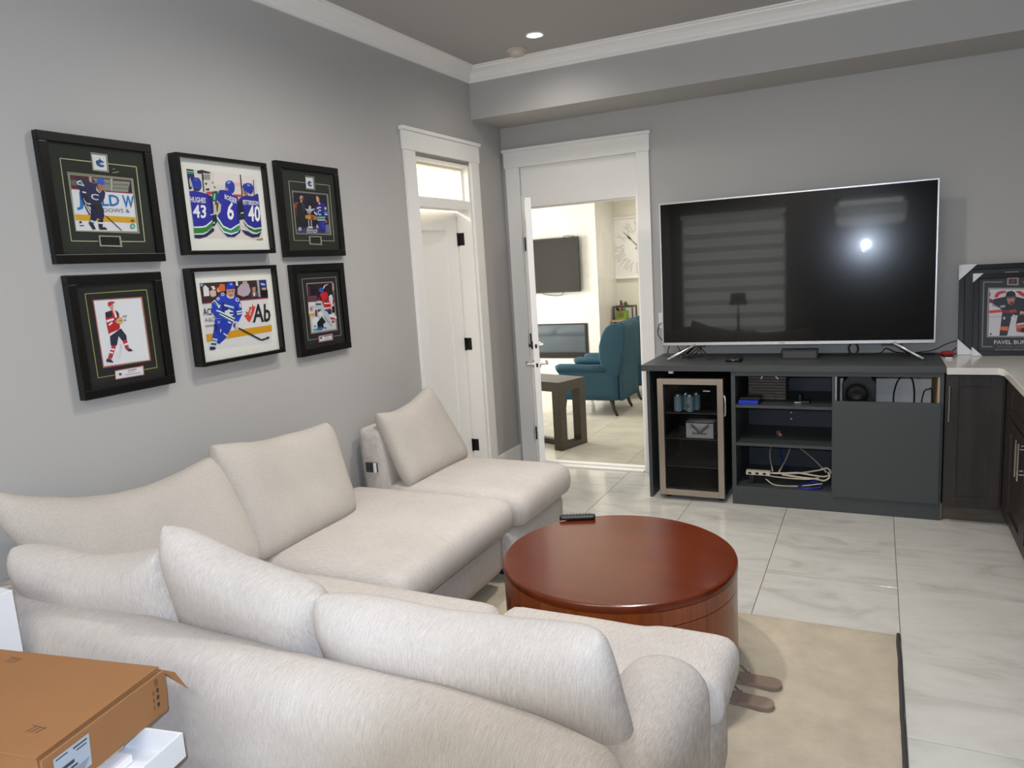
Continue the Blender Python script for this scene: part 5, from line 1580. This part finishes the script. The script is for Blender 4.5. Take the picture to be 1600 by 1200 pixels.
# local: x to the left is negative; y away
TW, TL, TH = .36, 1.15, .605
B(-TL, 0, 0, TW, TH - .085, TH).build('top', M['walnut'], fd, local=True, bevel=.003)
for x in (-.085, -TL + .0):
    for y in (0.0, TW - .085):
        B(x, x + .085, y, y + .085, .05, TH - .085).build('leg', M['walnut'], fd, local=True, bevel=.002)
    B(x, x + .085, 0, TW, 0, .05).build('sled_rail', M['walnut'], fd, local=True, bevel=.002)
B(-TL + .085, -.085, TW / 2 - .03, TW / 2 + .03, 0, .05).build('stretcher', M['walnut'], fd, local=True, bevel=.002)


def wing_chair(y0, label):
    t = thing('wing_chair', label, 'armchair', (0, y0 + .32, 0), group='teal wing chairs')
    m = M['blue']
    y1 = y0 + .64
    MB().soft(-.40, .20, y0 + .03, y1 - .03, .165, .40, .03, 0, .06, .002).build('base', m, t, smooth='all')
    MB().soft(-.44, .14, y0 + .09, y1 - .09, .36, .47, .05, .02, .05, .003).build('seat_cushion', m, t, smooth='all')
    for a in (y0, y1 - .09):
        arm = MB()
        arm.soft(-.42, .24, a + .012, a + .078, .165, .5, .02, 0, .06, .002)
        pts = [(-.43, .50), (-.40, .515), (-.25, .518), (-.05, .51), (.12, .50)]
        arm.tube([(x, a + .045, z - .012) for x, z in pts], .052, 16, r2=.04)
        arm.build('arm', m, t, smooth='all')
        w_ = MB()
        P = [(.13, .42), (.07, .52), (.045, .62), (.05, .74), (.085, .86), (.13, .93), (.19, .97), (.26, .975), (.32, .945), (.34, .88), (.325, .72), (.27, .5), (.25, .42)]
        w_.prism(P, 'y', a + .012, a + .072)
        w_.build('wing', m, t, bevel=.022, smooth='all', seg=3)
    P = [(.11, .42), (.17, .7), (.20, .93), (.24, .985), (.30, .975), (.335, .93), (.32, .7), (.27, .42)]
    MB().prism(P, 'y', y0 + .06, y1 - .06).build('backrest', m, t, bevel=.03, smooth='all', seg=3)
    MB().soft(.245, .285, y0 + .03, y1 - .03, .16, .56, .015, 0, .08, .004).build('rear_panel', m, t, smooth='all')
    B(.205, .246, y0 + .05, y1 - .05, .17, .44).build('gap_shade_block', M['dark'], t)  # black block standing in for the shade between base and rear panel
    for y in (y0 + .05, y1 - .07):
        for s_, xs in ((1, (.16, .17, .19, .215)), (-1, (-.37, -.375, -.38, -.385))):
            pts = [(xs[0], y, .17), (xs[1], y, .11), (xs[2], y, .05), (xs[3], y, .003)]
            MB().tube(pts, .026, 10, r2=.013).build('leg', M['ebony'], t, smooth='all')
    return t


wing_chair(1.87, 'teal blue wing chair nearest the door, seen from behind through the doorway')
wing_chair(2.76, 'teal blue wing chair farther from the door, half hidden by the first')

# television on the chimney breast
t2 = thing('wall_television', 'black television hung on the white tiled chimney wall beyond the door', 'television', (-1.36, FWY, 1.25))
B(-1.97, -.742, FWY - .075, FWY - .045, 1.24, 1.93).build('shell', M['plastic'], t2, bevel=.003)
B(-1.96, -.752, FWY - .0765, FWY - .0755, 1.255, 1.92).build('screen', M['screen'], t2)
B(-1.6, -.78, FWY - .045, FWY - .012, 1.33, 1.75).build('wall_bracket', M['plastic'], t2)
q = MB()
q.tube([(-.95, FWY - .06, 1.93), (-.93, FWY - .05, 1.945), (-.88, FWY - .03, 1.945), (-.80, FWY - .03, 1.93)], .004, 6)
q.tube([(-1.3, FWY - .03, 1.25), (-1.25, FWY - .03, 1.22), (-1.12, FWY - .03, 1.20), (-1.02, FWY - .03, 1.205), (-.98, FWY - .04, 1.25)], .004, 6)
q.build('cable', M['rubber'], t2, smooth='all')
# fireplace
fp = thing('fireplace_insert', 'long black glass fireplace insert low in the white tiled wall', 'fireplace', (-1.5, FWY, .38))
q = MB()
q.box(-2.39, -.695, FWY - .012, FWY + .010, .38, .455).box(-2.39, -.695, FWY - .012, FWY + .010, .815, .832).box(-.735, -.695, FWY - .012, FWY + .010, .455, .815).box(-2.39, -2.35, FWY - .012, FWY + .010, .455, .815)
q.build('surround', M['black'], fp, bevel=.002)
B(-2.35, -.735, FWY - .006, FWY + .004, .455, .815).build('glass_front', M['firebox'], fp)
# sofa out of direct view, mirrored in the fireplace glass
ws = thing('white_sofa', 'white sofa seen only as a reflection in the black fireplace glass', 'sofa', (-2.2, .75, 0))
MB().soft(-3.0, -1.35, .2, 1.15, .09, .42, .03, 0, .08).build('base', M['carton'], ws, smooth='all')
MB().soft(-3.0, -1.35, .2, .45, .1, .82, .06, 0, .08).build('backrest', M['carton'], ws, smooth='all')
for a in (-3.02, -1.53):
    MB().soft(a, a + .2, .2, 1.15, .09, .6, .06, 0, .08).build('arm', M['carton'], ws, smooth='all')
for a in (-2.8, -2.16):
    MB().soft(a, a + .62, .44, 1.17, .41, .52, .05, .02, .06).build('seat_cushion', M['carton'], ws, smooth='all')
for x in (-2.9, -1.45):
    for y in (.3, 1.05):
        MB().tube([(x, y, 0), (x, y, .095)], .022, 10).build('foot', M['ebony'], ws)
# clock
ck = thing('wall_clock', 'large square white wall clock with pale roman numerals beyond the door', 'clock', (-.21, RCY, 1.355))
CX, CZ = -.21, 1.757
B(CX - .40, CX + .40, RCY - .02, RCY - .004, CZ - .40, CZ + .40).build('face', M['clockface'], ck)
q = MB()
for a, b, c, d in ((-.41, .41, -.41, -.385), (-.41, .41, .385, .41), (-.41, -.385, -.385, .385), (.385, .41, -.385, .385)):
    q.box(CX + a, CX + b, RCY - .035, RCY - .004, CZ + c, CZ + d)
q.build('frame', M['white'], ck, bevel=.003)
for k, s_ in enumerate(('XII', 'I', 'II', 'III', 'IV', 'V', 'VI', 'VII', 'VIII', 'IX', 'X', 'XI')):
    a = math.pi / 2 - k * math.pi / 6
    ct_ = Vector((math.cos(a), math.sin(a)))
    tn = Vector((ct_.y, -ct_.x))
    wd = .030 * len(s_) * .5 + .015
    c0, c1 = ct_ * .20, ct_ * .345
    q4 = [c1 - tn * wd, c1 + tn * wd, c0 + tn * wd, c0 - tn * wd]
    q = MB()
    lettering(q, s_, True, [(p.x, p.y) for p in q4], lambda u, v: (CX + u, RCY - .0225, CZ + v))
    q.build('numeral', M['clockink'], ck)
q = MB()
for i in range(60):
    a = i * math.pi / 30
    r0, r1 = .362, .376
    d_ = Vector((math.cos(a), math.sin(a)))
    n_ = Vector((-d_.y, d_.x)) * .002
    P = [d_ * r0 - n_, d_ * r1 - n_, d_ * r1 + n_, d_ * r0 + n_]
    q.add([(CX + p.x, RCY - .022, CZ + p.y) for p in P], [(0, 1, 2, 3)])
q.build('minute_marks', M['clockink'], ck)['kind'] = 'stuff'
for an, ln, wd in ((math.radians(134), .30, .011), (math.radians(20), .2, .012)):
    d_ = Vector((math.cos(an), math.sin(an)))
    n_ = Vector((-d_.y, d_.x))
    prof = [(-.05, .3), (.45 * ln, .25), (.6 * ln, 1.0), (.75 * ln, .3), (ln, .1)]
    P = [d_ * s_ + n_ * wd * k for s_, k in prof] + [d_ * s_ - n_ * wd * k for s_, k in prof[::-1]]
    MB().prism([(CX + p.x, CZ + p.y) for p in P], 'y', RCY - .03, RCY - .026).build('hand', M['ebony'], ck)
# console table in the recess
cs = thing('console_table', 'pale wood console table with grey iron frame below the wall clock', 'table', (0, 4.2, 0))
B(-.53, .9, 4.05, 4.38, .795, .82).build('top', M['oak'], cs, bevel=.002)
for x in (-.50, .84):
    for y in (4.07, 4.33):
        B(x, x + .03, y, y + .03, 0, .795).build('leg', M['iron'], cs)
for y in (4.07, 4.33):
    q = MB()
    q.tube([(-.47, y + .015, .15), (.84, y + .015, .77)], .010, 6)
    q.tube([(-.47, y + .015, .77), (.84, y + .015, .15)], .010, 6)
    q.build('cross_brace', M['iron'], cs)
ra = thing('shelf_rack', 'small grey iron rack standing at the left end of console table', 'rack', (-.43, 4.2, .821))
q = MB()
ra_x0, ra_x1 = -.515, -.24
for x in (ra_x0, ra_x1 - .018):
    for y in (4.1, 4.28):
        B(x, x + .018, y, y + .018, .821, .98).build('post', M['iron'], ra)
for y in (4.1, 4.28):
    B(ra_x0, ra_x1, y, y + .018, .98, .998).build('rail', M['iron'], ra)
for x in (ra_x0, ra_x1 - .018):
    B(x, x + .018, 4.118, 4.28, .98, .998).build('rail', M['iron'], ra)
pb = thing('planter_box', 'small colourful flower planter box on the console table', 'planter', (-.37, 4.2, .821))
B(-.485, -.345, 4.13, 4.25, .821, .935).build('pot', M['planter'], pb, bevel=.004)
for k, x in enumerate((-.44, -.415, -.39)):
    B(x - .006, x + .006, 4.1285, 4.1302, .85, .91).build('stripe', M['cherryside'], pb)
for k in range(18):
    random.seed(40 + k)
    x, y, z = -.415 + random.uniform(-.068, .068), 4.19 + random.uniform(-.05, .04), .945 + random.uniform(0, .13)
    r = random.uniform(.020, .030)
    mm = ('leafg', 'pink', 'leafg', 'ebony', 'leafg', 'carton')[k % 6]
    q = MB()
    P = []
    for j in range(6):
        a = j * math.pi / 3
        P.append((x + r * math.cos(a), y - .004 * (j % 2), z + r * (1.0 if j % 2 else .6) * math.sin(a)))
    q.add(P + [(x, y - .014, z), (x, y + .014, z)], [(i, (i + 1) % 6, 6) for i in range(6)] + [((i + 1) % 6, i, 7) for i in range(6)])
    q.tube([(x, y, z), (-.415 + (x + .415) * .5, 4.19, .92)], .003, 5)
    q.build('flower' if mm in ('pink', 'carton') else 'leaf', M[mm], pb)
bs = thing('brass_scale', 'thin brass balance ornament on the console table at the doorway edge', 'ornament', (-.06, 4.2, .821))
q = MB()
q.tube([(-.02, 4.2, .821), (-.02, 4.2, 1.17)], .005, 8)
q.tube([(-.14, 4.2, 1.16), (.10, 4.2, 1.16)], .004, 6)
q.lathe([(.001, 0), (.05, 0), (.05, .012), (.001, .014)], (-.02, 4.2, .821), 16)
q.build('post', M['brass'], bs, smooth=True)
for x in (-.135, .095):
    q = MB()
    q.tube([(x, 4.2, 1.158), (x - .045, 4.2, .975)], .0018, 5)
    q.tube([(x, 4.2, 1.158), (x + .045, 4.2, .975)], .0018, 5)
    q.lathe([(.001, -.012), (.035, -.006), (.05, 0), (.048, .002), (.001, -.008)], (x, 4.2, .973), 16)
    q.build('pan', M['brass'], bs, smooth=True)

# ------------------------------------------------------------------ lamp before the window behind us, seen mirrored in the television
st = thing('side_table', 'small dark side table mirrored in the television, before the blind', 'table', (1.03, -6.3, 0))
B(.80, 1.26, -6.5, -6.1, .60, .63).build('top', M['walnut'], st, bevel=.003)
for x in (.82, 1.21):
    for y in (-6.48, -6.15):
        B(x, x + .03, y, y + .03, 0, .60).build('leg', M['walnut'], st)
tl = thing('table_lamp', 'dark table lamp mirrored as a silhouette against the blind in the television', 'lamp', (1.03, -6.25, .631))
MB().lathe([(.06, 0), (.06, .012), (.02, .03), (.014, .12), (.022, .2), (.012, .28), (.008, .40)], (1.03, -6.25, .631), 20).build('base', M['ebony'], tl, smooth=True)
MB().lathe([(.125, .38), (.10, .55)], (1.03, -6.25, .631), 28, cap=False).build('lamp_shade', M['shade'], tl, smooth='all')

# ------------------------------------------------------------------ the photographer's camera: body, lens and raised flash
cm = thing('digital_camera', 'digital camera with raised flash, the one this picture was taken with', 'camera', CAM_POS)


def cp(a, b, c):
    """right, up, forward of the lens"""
    return CAM_POS + RT * a + UP * b + FW * c


def cbox(a0, a1, b0, b1, c0, c1):
    mb = MB()
    mb.add([cp(a, b, c) for a in (a0, a1) for b in (b0, b1) for c in (c0, c1)], [(0, 1, 3, 2), (4, 6, 7, 5), (0, 4, 5, 1), (2, 3, 7, 6), (0, 2, 6, 4), (1, 5, 7, 3)])
    return mb


cbox(-.062, .062, -.036, .036, -.15, -.11).build('body', M['plastic'], cm, bevel=.006)
q = MB()
ring = [(.036, -.112), (.036, -.03), (.042, -.028), (.042, .034), (.039, .034), (.039, -.022), (.001, -.024)]
v = []
for r, c in ring:
    for k in range(32):
        a = 2 * math.pi * k / 32
        v.append(cp(r * math.cos(a), r * math.sin(a), c))
q.add(v, [(i * 32 + k, i * 32 + (k + 1) % 32, (i + 1) * 32 + (k + 1) % 32, (i + 1) * 32 + k) for i in range(len(ring) - 1) for k in range(32)])
q.build('lens_barrel', M['plastic'], cm, smooth=True)
cbox(-.018, .018, .036, .088, -.14, -.125).build('flash_arm', M['plastic'], cm)
cbox(-.026, .026, .084, .112, -.15, -.118).build('flash_head', M['plastic'], cm, bevel=.003)
lamp('camera_flash', 'SPOT', cp(0, .098, -.105), FLASH_W, (.78, .92, 1.15), FW, spot_size=2.1, spot_blend=.5, shadow_soft_size=.012)
